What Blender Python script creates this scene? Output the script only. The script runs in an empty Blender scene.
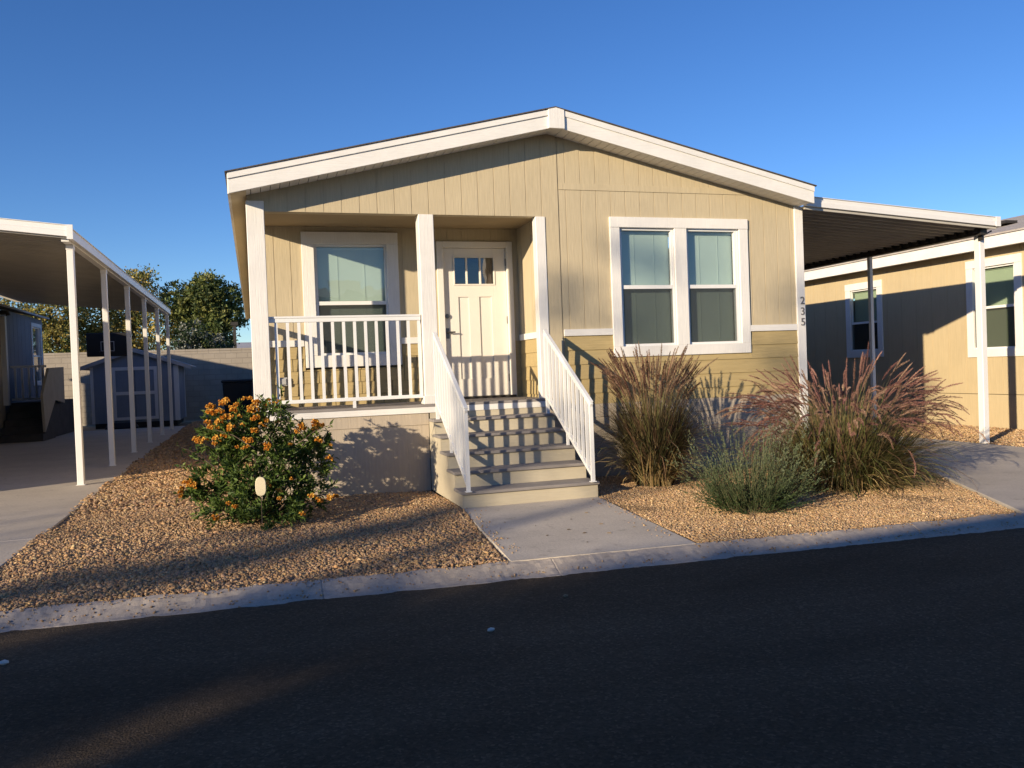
import bpy, math, random
import numpy as np
from mathutils import Vector, Matrix

random.seed(7)
RNG = np.random.default_rng(11)
scene = bpy.context.scene
COL = scene.collection

# ------------------------------------------------------------------ camera
S = 1.066
F, YAW, PITCH, ROLL, CAMZ = 833.04, 0.29964, -0.0182, -0.0376, 1.4163
cam_d = bpy.data.cameras.new("camera")
cam = bpy.data.objects.new("camera", cam_d)
COL.objects.link(cam)
cam_d.sensor_width = 36.0
cam_d.lens = F / 1024.0 * 36.0
cam_d.clip_end = 2000
fwd = Vector((math.sin(YAW) * math.cos(PITCH), math.cos(YAW) * math.cos(PITCH), math.sin(PITCH)))
right = Vector((math.cos(YAW), -math.sin(YAW), 0))
up = right.cross(fwd)
cr, sr = math.cos(ROLL), math.sin(ROLL)
# image x axis / y axis after the roll
xa = right * cr + up * sr
ya = up * cr - right * sr
M = Matrix((xa, ya, -fwd)).transposed().to_4x4()
M.translation = Vector((0, 0, CAMZ))
cam.matrix_world = M
scene.camera = cam

# ------------------------------------------------------------------ light
SUN_EL = math.radians(13.66)
TO_SUN = Vector((-0.828 * math.cos(SUN_EL), -0.561 * math.cos(SUN_EL), math.sin(SUN_EL))).normalized()
sun_d = bpy.data.lights.new("sun", 'SUN')
sun_d.energy = 5.0
sun_d.angle = math.radians(0.53)
sun_d.color = (1.0, 0.83, 0.59)
sun = bpy.data.objects.new("sun", sun_d)
COL.objects.link(sun)
sun.rotation_euler = TO_SUN.to_track_quat('Z', 'Y').to_euler()
sun.location = (-20, -14, 12)
w = bpy.data.worlds.new("World")
scene.world = w
w.use_nodes = True
nt = w.node_tree
nt.nodes.clear()
sky = nt.nodes.new('ShaderNodeTexSky')
sky.sky_type = 'NISHITA'
sky.sun_disc = False
sky.sun_elevation = SUN_EL
sky.sun_rotation = math.atan2(TO_SUN.x, TO_SUN.y)
sky.altitude = 1500
sky.air_density = 1.0
sky.dust_density = 0.0
sky.ozone_density = 3.4
bgn = nt.nodes.new('ShaderNodeBackground')
bgn.inputs['Strength'].default_value = 0.12
outn = nt.nodes.new('ShaderNodeOutputWorld')
hsv = nt.nodes.new('ShaderNodeHueSaturation')
hsv.inputs['Saturation'].default_value = 1.17
hsv.inputs['Hue'].default_value = 0.512
nt.links.new(sky.outputs[0], hsv.inputs['Color'])
nt.links.new(hsv.outputs[0], bgn.inputs[0])
nt.links.new(bgn.outputs[0], outn.inputs[0])
scene.view_settings.view_transform = 'Standard'
scene.view_settings.look = 'None'
scene.view_settings.exposure = 0.42
scene.view_settings.gamma = 1.0
scene.view_settings.use_curve_mapping = False
scene.cycles.max_bounces = 8
scene.cycles.diffuse_bounces = 2
scene.cycles.transparent_max_bounces = 24
scene.cycles.use_denoising = True

# ------------------------------------------------------------------ materials
MATS = {}


def new_mat(name):
    m = bpy.data.materials.new(name)
    m.use_nodes = True
    n = m.node_tree.nodes
    n.clear()
    out = n.new('ShaderNodeOutputMaterial')
    return m, n, m.node_tree.links, out


def N(n, t, **kw):
    x = n.new(t)
    for k, v in kw.items():
        if hasattr(x, k):
            setattr(x, k, v)
        else:
            x.inputs[k].default_value = v
    return x


def paint(name, col, rough=0.55, var=0.10, vscale=3.0, bump=0.15, bscale=60.0, stretch=(1, 1, 1), dirt=0.0, spec=0.35,
          metallic=0.0, fine=0.0):
    """painted / mineral surface: base colour, large soft variation, fine grain, bump"""
    if name in MATS:
        return MATS[name]
    m, n, l, out = new_mat(name)
    p = N(n, 'ShaderNodeBsdfPrincipled', Roughness=rough, Metallic=metallic)
    p.inputs['Specular IOR Level'].default_value = spec
    tc = N(n, 'ShaderNodeTexCoord')
    mp = N(n, 'ShaderNodeMapping')
    mp.inputs['Scale'].default_value = stretch
    l.new(tc.outputs['Object'], mp.inputs['Vector'])
    n1 = N(n, 'ShaderNodeTexNoise', Scale=vscale, Detail=5.0, Roughness=0.6)
    l.new(tc.outputs['Object'], n1.inputs['Vector'])
    n2 = N(n, 'ShaderNodeTexNoise', Scale=bscale, Detail=3.0, Roughness=0.6)
    l.new(mp.outputs[0], n2.inputs['Vector'])
    r = N(n, 'ShaderNodeMapRange')
    r.inputs['From Min'].default_value = 0.3
    r.inputs['From Max'].default_value = 0.7
    r.inputs['To Min'].default_value = 1 - var
    r.inputs['To Max'].default_value = 1 + var
    l.new(n1.outputs['Fac'], r.inputs['Value'])
    r2 = N(n, 'ShaderNodeMapRange')
    r2.inputs['From Min'].default_value = 0.3
    r2.inputs['From Max'].default_value = 0.7
    r2.inputs['To Min'].default_value = 1 - fine
    r2.inputs['To Max'].default_value = 1 + fine
    l.new(n2.outputs['Fac'], r2.inputs['Value'])
    mul = N(n, 'ShaderNodeMath', operation='MULTIPLY')
    l.new(r.outputs[0], mul.inputs[0])
    l.new(r2.outputs[0], mul.inputs[1])
    mx = N(n, 'ShaderNodeVectorMath', operation='SCALE')
    mx.inputs[0].default_value = col[:3]
    l.new(mul.outputs[0], mx.inputs['Scale'])
    l.new(mx.outputs[0], p.inputs['Base Color'])
    b = N(n, 'ShaderNodeBump', Strength=bump, Distance=0.01)
    l.new(n2.outputs['Fac'], b.inputs['Height'])
    l.new(b.outputs[0], p.inputs['Normal'])
    l.new(p.outputs[0], out.inputs[0])
    MATS[name] = m
    return m


def attr_mat(name, rough=0.7, trans=0.0, spec=0.2, bump=0.0, bscale=80, mottled=0.0):
    """colour comes from the natural per-leaf / per-stone variation stored on the mesh"""
    if name in MATS:
        return MATS[name]
    m, n, l, out = new_mat(name)
    a = N(n, 'ShaderNodeVertexColor')
    a.layer_name = 'col'
    p = N(n, 'ShaderNodeBsdfPrincipled', Roughness=rough)
    p.inputs['Specular IOR Level'].default_value = spec
    src = a.outputs[0]
    if mottled:
        tc = N(n, 'ShaderNodeTexCoord')
        nz = N(n, 'ShaderNodeTexNoise', Scale=bscale, Detail=2.0)
        l.new(tc.outputs['Object'], nz.inputs['Vector'])
        r = N(n, 'ShaderNodeMapRange')
        r.inputs['From Min'].default_value = 0.3
        r.inputs['From Max'].default_value = 0.7
        r.inputs['To Min'].default_value = 1 - mottled
        r.inputs['To Max'].default_value = 1 + mottled
        l.new(nz.outputs['Fac'], r.inputs['Value'])
        v = N(n, 'ShaderNodeVectorMath', operation='SCALE')
        l.new(src, v.inputs[0])
        l.new(r.outputs[0], v.inputs['Scale'])
        src = v.outputs[0]
    l.new(src, p.inputs['Base Color'])
    if trans > 0:
        t = N(n, 'ShaderNodeBsdfTranslucent')
        l.new(src, t.inputs['Color'])
        mx = N(n, 'ShaderNodeMixShader')
        mx.inputs[0].default_value = trans
        l.new(p.outputs[0], mx.inputs[1])
        l.new(t.outputs[0], mx.inputs[2])
        l.new(mx.outputs[0], out.inputs[0])
    else:
        l.new(p.outputs[0], out.inputs[0])
    MATS[name] = m
    return m


def glass_mat(name, tint, refl=0.10, rough=0.02):
    m, n, l, out = new_mat(name)
    t = N(n, 'ShaderNodeBsdfTransparent')
    t.inputs[0].default_value = (*tint, 1)
    g = N(n, 'ShaderNodeBsdfGlossy', Roughness=rough)
    tcg = N(n, 'ShaderNodeTexCoord')
    nzg = N(n, 'ShaderNodeTexNoise', Scale=2.2, Detail=2.0)
    l.new(tcg.outputs['Object'], nzg.inputs['Vector'])
    bg_ = N(n, 'ShaderNodeBump', Strength=0.25, Distance=0.02)
    l.new(nzg.outputs['Fac'], bg_.inputs['Height'])
    l.new(bg_.outputs[0], g.inputs['Normal'])
    # Schlick reflectance, the same from both faces of the pane
    ge = N(n, 'ShaderNodeNewGeometry')
    dt = N(n, 'ShaderNodeVectorMath', operation='DOT_PRODUCT')
    l.new(ge.outputs['Normal'], dt.inputs[0])
    l.new(ge.outputs['Incoming'], dt.inputs[1])
    ab = N(n, 'ShaderNodeMath', operation='ABSOLUTE')
    l.new(dt.outputs['Value'], ab.inputs[0])
    om = N(n, 'ShaderNodeMath', operation='SUBTRACT')
    om.inputs[0].default_value = 1.0
    l.new(ab.outputs[0], om.inputs[1])
    pw = N(n, 'ShaderNodeMath', operation='POWER')
    l.new(om.outputs[0], pw.inputs[0])
    pw.inputs[1].default_value = 5.0
    add = N(n, 'ShaderNodeMath', operation='MULTIPLY_ADD')
    add.use_clamp = True
    l.new(pw.outputs[0], add.inputs[0])
    add.inputs[1].default_value = 1.0 - refl
    add.inputs[2].default_value = refl
    mx = N(n, 'ShaderNodeMixShader')
    l.new(add.outputs[0], mx.inputs[0])
    l.new(t.outputs[0], mx.inputs[1])
    l.new(g.outputs[0], mx.inputs[2])
    l.new(mx.outputs[0], out.inputs[0])
    MATS[name] = m
    return m


def screen_mat(name):
    m, n, l, out = new_mat(name)
    t = N(n, 'ShaderNodeBsdfTransparent')
    d = N(n, 'ShaderNodeBsdfDiffuse')
    d.inputs[0].default_value = (0.06, 0.06, 0.058, 1)
    mx = N(n, 'ShaderNodeMixShader')
    mx.inputs[0].default_value = 0.55
    l.new(t.outputs[0], mx.inputs[1])
    l.new(d.outputs[0], mx.inputs[2])
    l.new(mx.outputs[0], out.inputs[0])
    MATS[name] = m
    return m


def concrete_mat(name, col, var=0.16, crack=True, stain=(0.24, 0.2, 0.16)):
    m, n, l, out = new_mat(name)
    p = N(n, 'ShaderNodeBsdfPrincipled', Roughness=0.88)
    p.inputs['Specular IOR Level'].default_value = 0.2
    tc = N(n, 'ShaderNodeTexCoord')
    n1 = N(n, 'ShaderNodeTexNoise', Scale=1.3, Detail=8.0, Roughness=0.65)
    n2 = N(n, 'ShaderNodeTexNoise', Scale=45.0, Detail=4.0, Roughness=0.7)
    n3 = N(n, 'ShaderNodeTexNoise', Scale=5.0, Detail=6.0, Roughness=0.7)
    for x in (n1, n2, n3):
        l.new(tc.outputs['Object'], x.inputs['Vector'])
    cr_ = N(n, 'ShaderNodeValToRGB')
    cr_.color_ramp.elements[0].position = 0.25
    cr_.color_ramp.elements[1].position = 0.75
    cr_.color_ramp.elements[0].color = (*[c * (1 - var) for c in col], 1)
    cr_.color_ramp.elements[1].color = (*[c * (1 + var) for c in col], 1)
    l.new(n1.outputs['Fac'], cr_.inputs[0])
    st = N(n, 'ShaderNodeValToRGB')
    st.color_ramp.elements[0].position = 0.58
    st.color_ramp.elements[1].position = 0.72
    st.color_ramp.elements[0].color = (0, 0, 0, 1)
    st.color_ramp.elements[1].color = (0.6, 0.6, 0.6, 1)
    l.new(n3.outputs['Fac'], st.inputs[0])
    mx = N(n, 'ShaderNodeMix', data_type='RGBA')
    l.new(st.outputs[0], mx.inputs['Factor'])
    l.new(cr_.outputs[0], mx.inputs[6])
    mx.inputs[7].default_value = (*stain, 1)
    r2 = N(n, 'ShaderNodeMapRange')
    r2.inputs['From Min'].default_value = 0.3
    r2.inputs['From Max'].default_value = 0.7
    r2.inputs['To Min'].default_value = 0.88
    r2.inputs['To Max'].default_value = 1.12
    l.new(n2.outputs['Fac'], r2.inputs['Value'])
    v = N(n, 'ShaderNodeVectorMath', operation='SCALE')
    l.new(mx.outputs[2], v.inputs[0])
    l.new(r2.outputs[0], v.inputs['Scale'])
    l.new(v.outputs[0], p.inputs['Base Color'])
    b = N(n, 'ShaderNodeBump', Strength=0.35, Distance=0.01)
    l.new(n2.outputs['Fac'], b.inputs['Height'])
    l.new(b.outputs[0], p.inputs['Normal'])
    l.new(p.outputs[0], out.inputs[0])
    MATS[name] = m
    return m


def asphalt_mat():
    m, n, l, out = new_mat('asphalt')
    p = N(n, 'ShaderNodeBsdfPrincipled', Roughness=0.86)
    p.inputs['Specular IOR Level'].default_value = 0.06
    tc = N(n, 'ShaderNodeTexCoord')
    vo = N(n, 'ShaderNodeTexVoronoi', Scale=75.0)
    n1 = N(n, 'ShaderNodeTexNoise', Scale=1.0, Detail=7.0, Roughness=0.62)
    n2 = N(n, 'ShaderNodeTexNoise', Scale=160.0, Detail=3.0, Roughness=0.7)
    for x in (vo, n2):
        l.new(tc.outputs['Object'], x.inputs['Vector'])
    mpa = N(n, 'ShaderNodeMapping')
    mpa.inputs['Scale'].default_value = (0.35, 1.3, 1)
    l.new(tc.outputs['Object'], mpa.inputs['Vector'])
    l.new(mpa.outputs[0], n1.inputs['Vector'])
    c1 = N(n, 'ShaderNodeValToRGB')
    c1.color_ramp.elements[0].position = 0.25
    c1.color_ramp.elements[1].position = 0.8
    c1.color_ramp.elements[0].color = (0.072, 0.053, 0.035, 1)
    c1.color_ramp.elements[1].color = (0.140, 0.103, 0.068, 1)
    l.new(n1.outputs['Fac'], c1.inputs[0])
    hs = N(n, 'ShaderNodeSeparateColor')
    l.new(vo.outputs['Color'], hs.inputs[0])
    r = N(n, 'ShaderNodeValToRGB')
    r.color_ramp.elements[0].position = 0.0
    r.color_ramp.elements[0].color = (0.75, 0.75, 0.75, 1)
    r.color_ramp.elements[1].position = 1.0
    r.color_ramp.elements[1].color = (1.5, 1.5, 1.5, 1)
    e = r.color_ramp.elements.new(0.85)
    e.color = (1.1, 1.1, 1.1, 1)
    l.new(hs.outputs[0], r.inputs[0])
    mx = N(n, 'ShaderNodeMix', data_type='RGBA', blend_type='MULTIPLY')
    mx.inputs['Factor'].default_value = 1.0
    l.new(c1.outputs[0], mx.inputs[6])
    l.new(r.outputs[0], mx.inputs[7])
    l.new(mx.outputs[2], p.inputs['Base Color'])
    ad = N(n, 'ShaderNodeMath', operation='ADD')
    l.new(vo.outputs['Distance'], ad.inputs[0])
    l.new(n2.outputs['Fac'], ad.inputs[1])
    b = N(n, 'ShaderNodeBump', Strength=0.7, Distance=0.008)
    l.new(ad.outputs[0], b.inputs['Height'])
    l.new(b.outputs[0], p.inputs['Normal'])
    l.new(p.outputs[0], out.inputs[0])
    return m


def soil_mat(name, ca, cb, scale=30.0):
    m, n, l, out = new_mat(name)
    p = N(n, 'ShaderNodeBsdfPrincipled', Roughness=0.95)
    p.inputs['Specular IOR Level'].default_value = 0.1
    tc = N(n, 'ShaderNodeTexCoord')
    vo = N(n, 'ShaderNodeTexVoronoi', Scale=scale)
    l.new(tc.outputs['Object'], vo.inputs['Vector'])
    sp = N(n, 'ShaderNodeSeparateColor')
    l.new(vo.outputs['Color'], sp.inputs[0])
    r = N(n, 'ShaderNodeValToRGB')
    r.color_ramp.elements[0].color = (*ca, 1)
    r.color_ramp.elements[1].color = (*cb, 1)
    l.new(sp.outputs[0], r.inputs[0])
    l.new(r.outputs[0], p.inputs['Base Color'])
    b = N(n, 'ShaderNodeBump', Strength=0.9, Distance=0.02)
    l.new(vo.outputs['Distance'], b.inputs['Height'])
    l.new(b.outputs[0], p.inputs['Normal'])
    l.new(p.outputs[0], out.inputs[0])
    return m


def block_mat():
    m, n, l, out = new_mat('concrete_block')
    p = N(n, 'ShaderNodeBsdfPrincipled', Roughness=0.9)
    p.inputs['Specular IOR Level'].default_value = 0.15
    tc = N(n, 'ShaderNodeTexCoord')
    mp = N(n, 'ShaderNodeMapping')
    mp.inputs['Rotation'].default_value = (math.radians(90), 0, 0)
    l.new(tc.outputs['Object'], mp.inputs['Vector'])
    br = N(n, 'ShaderNodeTexBrick')
    br.inputs['Scale'].default_value = 1.0
    br.inputs['Brick Width'].default_value = 0.406
    br.inputs['Row Height'].default_value = 0.203
    br.inputs['Mortar Size'].default_value = 0.012
    br.inputs['Color1'].default_value = (0.35, 0.31, 0.26, 1)
    br.inputs['Color2'].default_value = (0.385, 0.34, 0.285, 1)
    br.inputs['Mortar'].default_value = (0.31, 0.275, 0.235, 1)
    l.new(mp.outputs[0], br.inputs['Vector'])
    nz = N(n, 'ShaderNodeTexNoise', Scale=2.0, Detail=6.0)
    l.new(tc.outputs['Object'], nz.inputs['Vector'])
    r = N(n, 'ShaderNodeMapRange')
    r.inputs['To Min'].default_value = 0.75
    r.inputs['To Max'].default_value = 1.2
    l.new(nz.outputs['Fac'], r.inputs['Value'])
    v = N(n, 'ShaderNodeVectorMath', operation='SCALE')
    l.new(br.outputs['Color'], v.inputs[0])
    l.new(r.outputs[0], v.inputs['Scale'])
    l.new(v.outputs[0], p.inputs['Base Color'])
    b = N(n, 'ShaderNodeBump', Strength=0.6, Distance=0.02)
    b.invert = True
    l.new(br.outputs['Fac'], b.inputs['Height'])
    l.new(b.outputs[0], p.inputs['Normal'])
    l.new(p.outputs[0], out.inputs[0])
    return m


GRAIN = (1.0, 1.0, 0.07)
STUCCO = paint('tan_siding_paint', (0.535, 0.45, 0.305), rough=0.75, var=0.05, vscale=1.2, bump=0.3, bscale=55, stretch=GRAIN, fine=0.07, spec=0.2)
LAP = paint('golden_lap_paint', (0.455, 0.35, 0.172), rough=0.7, var=0.06, vscale=1.5, bump=0.4, bscale=50, stretch=(0.07, 1, 1), fine=0.08, spec=0.2)
WHITE = paint('white_trim_paint', (0.80, 0.775, 0.735), rough=0.5, var=0.055, vscale=2.6, bump=0.3, bscale=70, stretch=GRAIN, fine=0.035)
WHITEH = paint('white_fascia_paint', (0.80, 0.775, 0.735), rough=0.5, var=0.055, vscale=2.6, bump=0.3, bscale=70, stretch=(0.07, 1, 1), fine=0.035)
VINYL = paint('white_vinyl', (0.82, 0.81, 0.79), rough=0.35, var=0.02, bump=0.02)
RAILM = paint('white_rail_metal', (0.82, 0.815, 0.80), rough=0.35, var=0.03, bump=0.03, spec=0.5)
SKIRT = paint('beige_skirting', (0.47, 0.40, 0.315), rough=0.8, var=0.06, vscale=1.0, bump=0.4, bscale=45, stretch=GRAIN, fine=0.05, spec=0.2)
STEPP = paint('beige_step_paint', (0.52, 0.46, 0.345), rough=0.65, var=0.06, vscale=2.0, bump=0.2, bscale=60, stretch=(0.1, 1, 1), fine=0.04)
DECKM = paint('grey_deck_board', (0.27, 0.245, 0.23), rough=0.7, var=0.15, vscale=3.0, bump=0.4, bscale=50, stretch=(0.05, 1, 1), fine=0.12)
SHINGLE = paint('roof_shingle', (0.10, 0.085, 0.075), rough=0.9, var=0.25, vscale=5, bump=0.8, bscale=60, fine=0.3)
SHINGLEG = paint('grey_roof_shingle', (0.46, 0.41, 0.36), rough=0.9, var=0.15, vscale=4, bump=0.8, bscale=60, fine=0.25)
DOORP = paint('white_door_paint', (0.80, 0.76, 0.69), rough=0.45, var=0.02, bump=0.05)
ALUW = paint('white_aluminium', (0.79, 0.775, 0.75), rough=0.4, var=0.03, bump=0.03, spec=0.5)
PANU = paint('carport_pan_underside', (0.48, 0.445, 0.385), rough=0.30, var=0.12, vscale=2.0, bump=0.04, spec=0.5)
DARKM = paint('dark_bronze_metal', (0.05, 0.045, 0.04), rough=0.45, var=0.1, bump=0.05, metallic=0.3)
NICKEL = paint('dark_nickel', (0.16, 0.15, 0.14), rough=0.35, var=0.1, bump=0.0, metallic=0.8)
GREYP = paint('grey_plastic', (0.42, 0.42, 0.42), rough=0.5, var=0.05, bump=0.02)
BLACK = paint('black_plastic', (0.02, 0.02, 0.021), rough=0.5, var=0.1, bump=0.03)
BLIND = paint('pale_blind', (0.74, 0.79, 0.70), rough=0.6, var=0.02, bump=0.0)
CURT = paint('interior_curtain', (0.30, 0.20, 0.17), rough=0.8, var=0.2, vscale=20, bump=0.1, stretch=(1, 1, 0.05))
NTAN = paint('neighbour_tan_paint', (0.52, 0.42, 0.26), rough=0.8, var=0.05, vscale=1.0, bump=0.4, bscale=45, stretch=GRAIN, fine=0.05, spec=0.2)
BLUEH = paint('slate_wall_paint', (0.155, 0.17, 0.205), rough=0.8, var=0.08, vscale=1.5, bump=0.3, bscale=50, stretch=GRAIN, fine=0.06)
BLUEG = paint('blue_grey_paint', (0.20, 0.24, 0.31), rough=0.75, var=0.08, vscale=1.5, bump=0.3, bscale=50, stretch=GRAIN, fine=0.06)
SHEDW = paint('shed_white_trim', (0.62, 0.63, 0.65), rough=0.6, var=0.05, bump=0.1)
SHEDR = paint('shed_roof', (0.42, 0.41, 0.41), rough=0.85, var=0.12, bump=0.3)
LBEIGE = paint('old_beige_paint', (0.42, 0.36, 0.27), rough=0.8, var=0.08, bump=0.3, bscale=40, stretch=GRAIN, fine=0.06)
DSKIRT = paint('dark_skirting', (0.07, 0.065, 0.06), rough=0.9, var=0.2, bump=0.3)
BARK = paint('bark', (0.15, 0.11, 0.08), rough=0.95, var=0.3, vscale=8, bump=0.8, bscale=30, stretch=(1, 1, 0.2), fine=0.3)
WOODP = paint('weathered_pole', (0.045, 0.04, 0.036), rough=0.9, var=0.2, bump=0.5, bscale=40, stretch=(1, 1, 0.05))
NUMM = paint('dark_number_metal', (0.16, 0.15, 0.15), rough=0.5, var=0.05, bump=0.0)
CEIL = paint('shaded_tan_ceiling', (0.36, 0.275, 0.165), rough=0.8, var=0.05, bump=0.2)  # tan paint with the dim porch shade darkened into its colour
CREAM = paint('cream_plastic', (0.80, 0.70, 0.48), rough=0.6, var=0.03, bump=0.05)
GLASS = glass_mat('window_glass', (0.80, 0.885, 0.89), 0.13)
DGLASS = glass_mat('door_glass', (0.55, 0.6, 0.62), 0.16)
NGLASS = glass_mat('neighbour_glass', (0.68, 0.75, 0.66), 0.06)
SKYGLASS = glass_mat('bright_pane', (0.75, 0.82, 0.85), 0.55)
SCREEN = screen_mat('insect_screen')
CONC = concrete_mat('walk_concrete', (0.57, 0.505, 0.42))
CURBM = concrete_mat('curb_concrete', (0.41, 0.355, 0.305), var=0.20, stain=(0.17, 0.14, 0.12))
DRIVE = concrete_mat('drive_concrete', (0.51, 0.45, 0.375), var=0.12)
ASPH = asphalt_mat()
SOILL = soil_mat('brown_gravel_bed', (0.14, 0.09, 0.055), (0.40, 0.265, 0.15), 38)
SOILR = soil_mat('tan_gravel_bed', (0.24, 0.15, 0.08), (0.48, 0.32, 0.17), 60)
EARTH = soil_mat('desert_soil', (0.25, 0.19, 0.13), (0.36, 0.28, 0.19), 12)
BLOCK = block_mat()
LEAF = attr_mat('leaf', rough=0.5, trans=0.33, spec=0.3)
BLADE = attr_mat('grass_blade', rough=0.55, trans=0.22, spec=0.3)
PLUME = attr_mat('plume', rough=0.9, trans=0.3, spec=0.05)
PETAL = attr_mat('petal', rough=0.6, trans=0.3, spec=0.15)
STONE = attr_mat('stone', rough=0.9, spec=0.15, mottled=0.25, bscale=70)


# ------------------------------------------------------------------ object helpers
def empty(name, loc, label, cat, group=None):
    o = bpy.data.objects.new(name, None)
    COL.objects.link(o)
    o.location = loc
    o.empty_display_size = 0.2
    tag(o, label, cat, group)
    return o


def tag(o, label=None, cat=None, group=None, kind=None):
    if label: o['label'] = label
    if cat: o['category'] = cat
    if group: o['group'] = group
    if kind: o['kind'] = kind
    return o


def wloc(o):
    v = Vector((0, 0, 0))
    while o is not None:
        v = v + o.location
        o = o.parent
    return v


class MB:
    """collects faces in world coordinates, builds ONE mesh object"""

    def __init__(self):
        self.v, self.f, self.m = [], [], []

    def poly(self, pts, mi=0):
        i = len(self.v)
        self.v += [tuple(p) for p in pts]
        self.f.append(tuple(range(i, i + len(pts))))
        self.m.append(mi)

    def hexa(self, p, mi=0):
        """8 corners: bottom ring 0-3, top ring 4-7"""
        i = len(self.v)
        self.v += [tuple(q) for q in p]
        for q in ((3, 2, 1, 0), (4, 5, 6, 7), (0, 1, 5, 4), (1, 2, 6, 5), (2, 3, 7, 6), (3, 0, 4, 7)):
            self.f.append(tuple(i + k for k in q))
            self.m.append(mi)

    def box(self, x0, x1, y0, y1, z0, z1, mi=0):
        self.hexa([(x0, y0, z0), (x1, y0, z0), (x1, y1, z0), (x0, y1, z0),
                   (x0, y0, z1), (x1, y0, z1), (x1, y1, z1), (x0, y1, z1)], mi)

    def prism(self, poly, d, mi=0):
        """extrude a planar polygon by vector d"""
        i = len(self.v)
        n = len(poly)
        d = Vector(d)
        self.v += [tuple(q) for q in poly] + [tuple(Vector(q) + d) for q in poly]
        self.f.append(tuple(range(i + n - 1, i - 1, -1)))
        self.f.append(tuple(range(i + n, i + 2 * n)))
        self.m += [mi, mi]
        for k in range(n):
            k2 = (k + 1) % n
            self.f.append((i + k, i + k2, i + n + k2, i + n + k))
            self.m.append(mi)

    def bar(self, a, b, wx, wz, upv=(0, 0, 1), mi=0):
        a, b = Vector(a), Vector(b)
        d = (b - a).normalized()
        s = d.cross(Vector(upv)).normalized()
        u = s.cross(d).normalized()
        P = []
        for c in (a, b):
            for sx, sz in ((-1, -1), (1, -1), (1, 1), (-1, 1)):
                P.append(c + s * (sx * wx / 2) + u * (sz * wz / 2))
        self.hexa(P, mi)

    def tube(self, pts, radii, n=10, caps=True, mi=0):
        pts = [Vector(q) for q in pts]
        if not hasattr(radii, '__len__'):
            radii = [radii] * len(pts)
        base = len(self.v)
        prev = None
        for k, q in enumerate(pts):
            t = (pts[min(k + 1, len(pts) - 1)] - pts[max(k - 1, 0)]).normalized()
            ref = prev if prev is not None else (Vector((1, 0, 0)) if abs(t.x) < 0.9 else Vector((0, 1, 0)))
            s = (ref - t * ref.dot(t)).normalized()
            prev = s
            u = t.cross(s)
            for j in range(n):
                a = 2 * math.pi * j / n
                self.v.append(tuple(q + (s * math.cos(a) + u * math.sin(a)) * radii[k]))
        for k in range(len(pts) - 1):
            for j in range(n):
                j2 = (j + 1) % n
                self.f.append((base + k * n + j, base + k * n + j2, base + (k + 1) * n + j2, base + (k + 1) * n + j))
                self.m.append(mi)
        if caps:
            self.f.append(tuple(base + j for j in range(n - 1, -1, -1)))
            self.f.append(tuple(base + (len(pts) - 1) * n + j for j in range(n)))
            self.m += [mi, mi]

    def build(self, name, mats, parent=None, bevel=0.0, smooth=False, loc=None):
        if not isinstance(mats, (list, tuple)):
            mats = [mats]
        org = wloc(parent) if parent is not None else Vector((0, 0, 0))
        rel = Vector((0, 0, 0))
        if loc is not None:
            rel = Vector(loc) - org
            org = Vector(loc)
        me = bpy.data.meshes.new(name)
        me.from_pydata([(a - org.x, b - org.y, c - org.z) for a, b, c in self.v], [], self.f)
        for m in mats:
            me.materials.append(m)
        if len(mats) > 1:
            me.polygons.foreach_set('material_index', self.m)
        if smooth:
            me.polygons.foreach_set('use_smooth', [True] * len(me.polygons))
        me.update()
        o = bpy.data.objects.new(name, me)
        COL.objects.link(o)
        o.location = rel
        if parent is not None:
            o.parent = parent
        if bevel:
            b = o.modifiers.new('edge', 'BEVEL')
            b.width = bevel
            b.segments = 1
            b.limit_method = 'ANGLE'
        return o


def copy_part(o, parent, delta):
    c = o.copy()
    COL.objects.link(c)
    c.parent = parent
    c.location = o.location + Vector(delta)
    return c


def bulk(name, V, Fs, mat, parent=None, col=None, smooth=False, org=None):
    """V (n,3) float, Fs list of (m,k) int arrays; col (n,3)"""
    o_ = wloc(parent) if parent is not None else (Vector(org) if org is not None else Vector((0, 0, 0)))
    V = np.asarray(V, dtype=np.float32) - np.array(o_, dtype=np.float32)
    if not isinstance(Fs, (list, tuple)):
        Fs = [Fs]
    me = bpy.data.meshes.new(name)
    me.vertices.add(len(V))
    me.vertices.foreach_set('co', V.ravel())
    loops = np.concatenate([f.ravel() for f in Fs]).astype(np.int32)
    counts = np.concatenate([np.full(len(f), f.shape[1]) for f in Fs]).astype(np.int32)
    starts = np.concatenate([[0], np.cumsum(counts)[:-1]]).astype(np.int32)
    me.loops.add(len(loops))
    me.loops.foreach_set('vertex_index', loops)
    me.polygons.add(len(counts))
    me.polygons.foreach_set('loop_start', starts)
    me.polygons.foreach_set('loop_total', counts)
    if smooth:
        me.polygons.foreach_set('use_smooth', np.ones(len(counts), dtype=bool))
    me.update(calc_edges=True)
    me.validate()
    if col is not None:
        a = me.color_attributes.new('col', 'FLOAT_COLOR', 'POINT')
        c4 = np.ones((len(V), 4), dtype=np.float32)
        c4[:, :3] = col
        a.data.foreach_set('color', c4.ravel())
    me.materials.append(mat)
    o = bpy.data.objects.new(name, me)
    COL.objects.link(o)
    if parent is not None:
        o.parent = parent
    elif org is not None:
        o.location = o_
    return o


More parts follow.
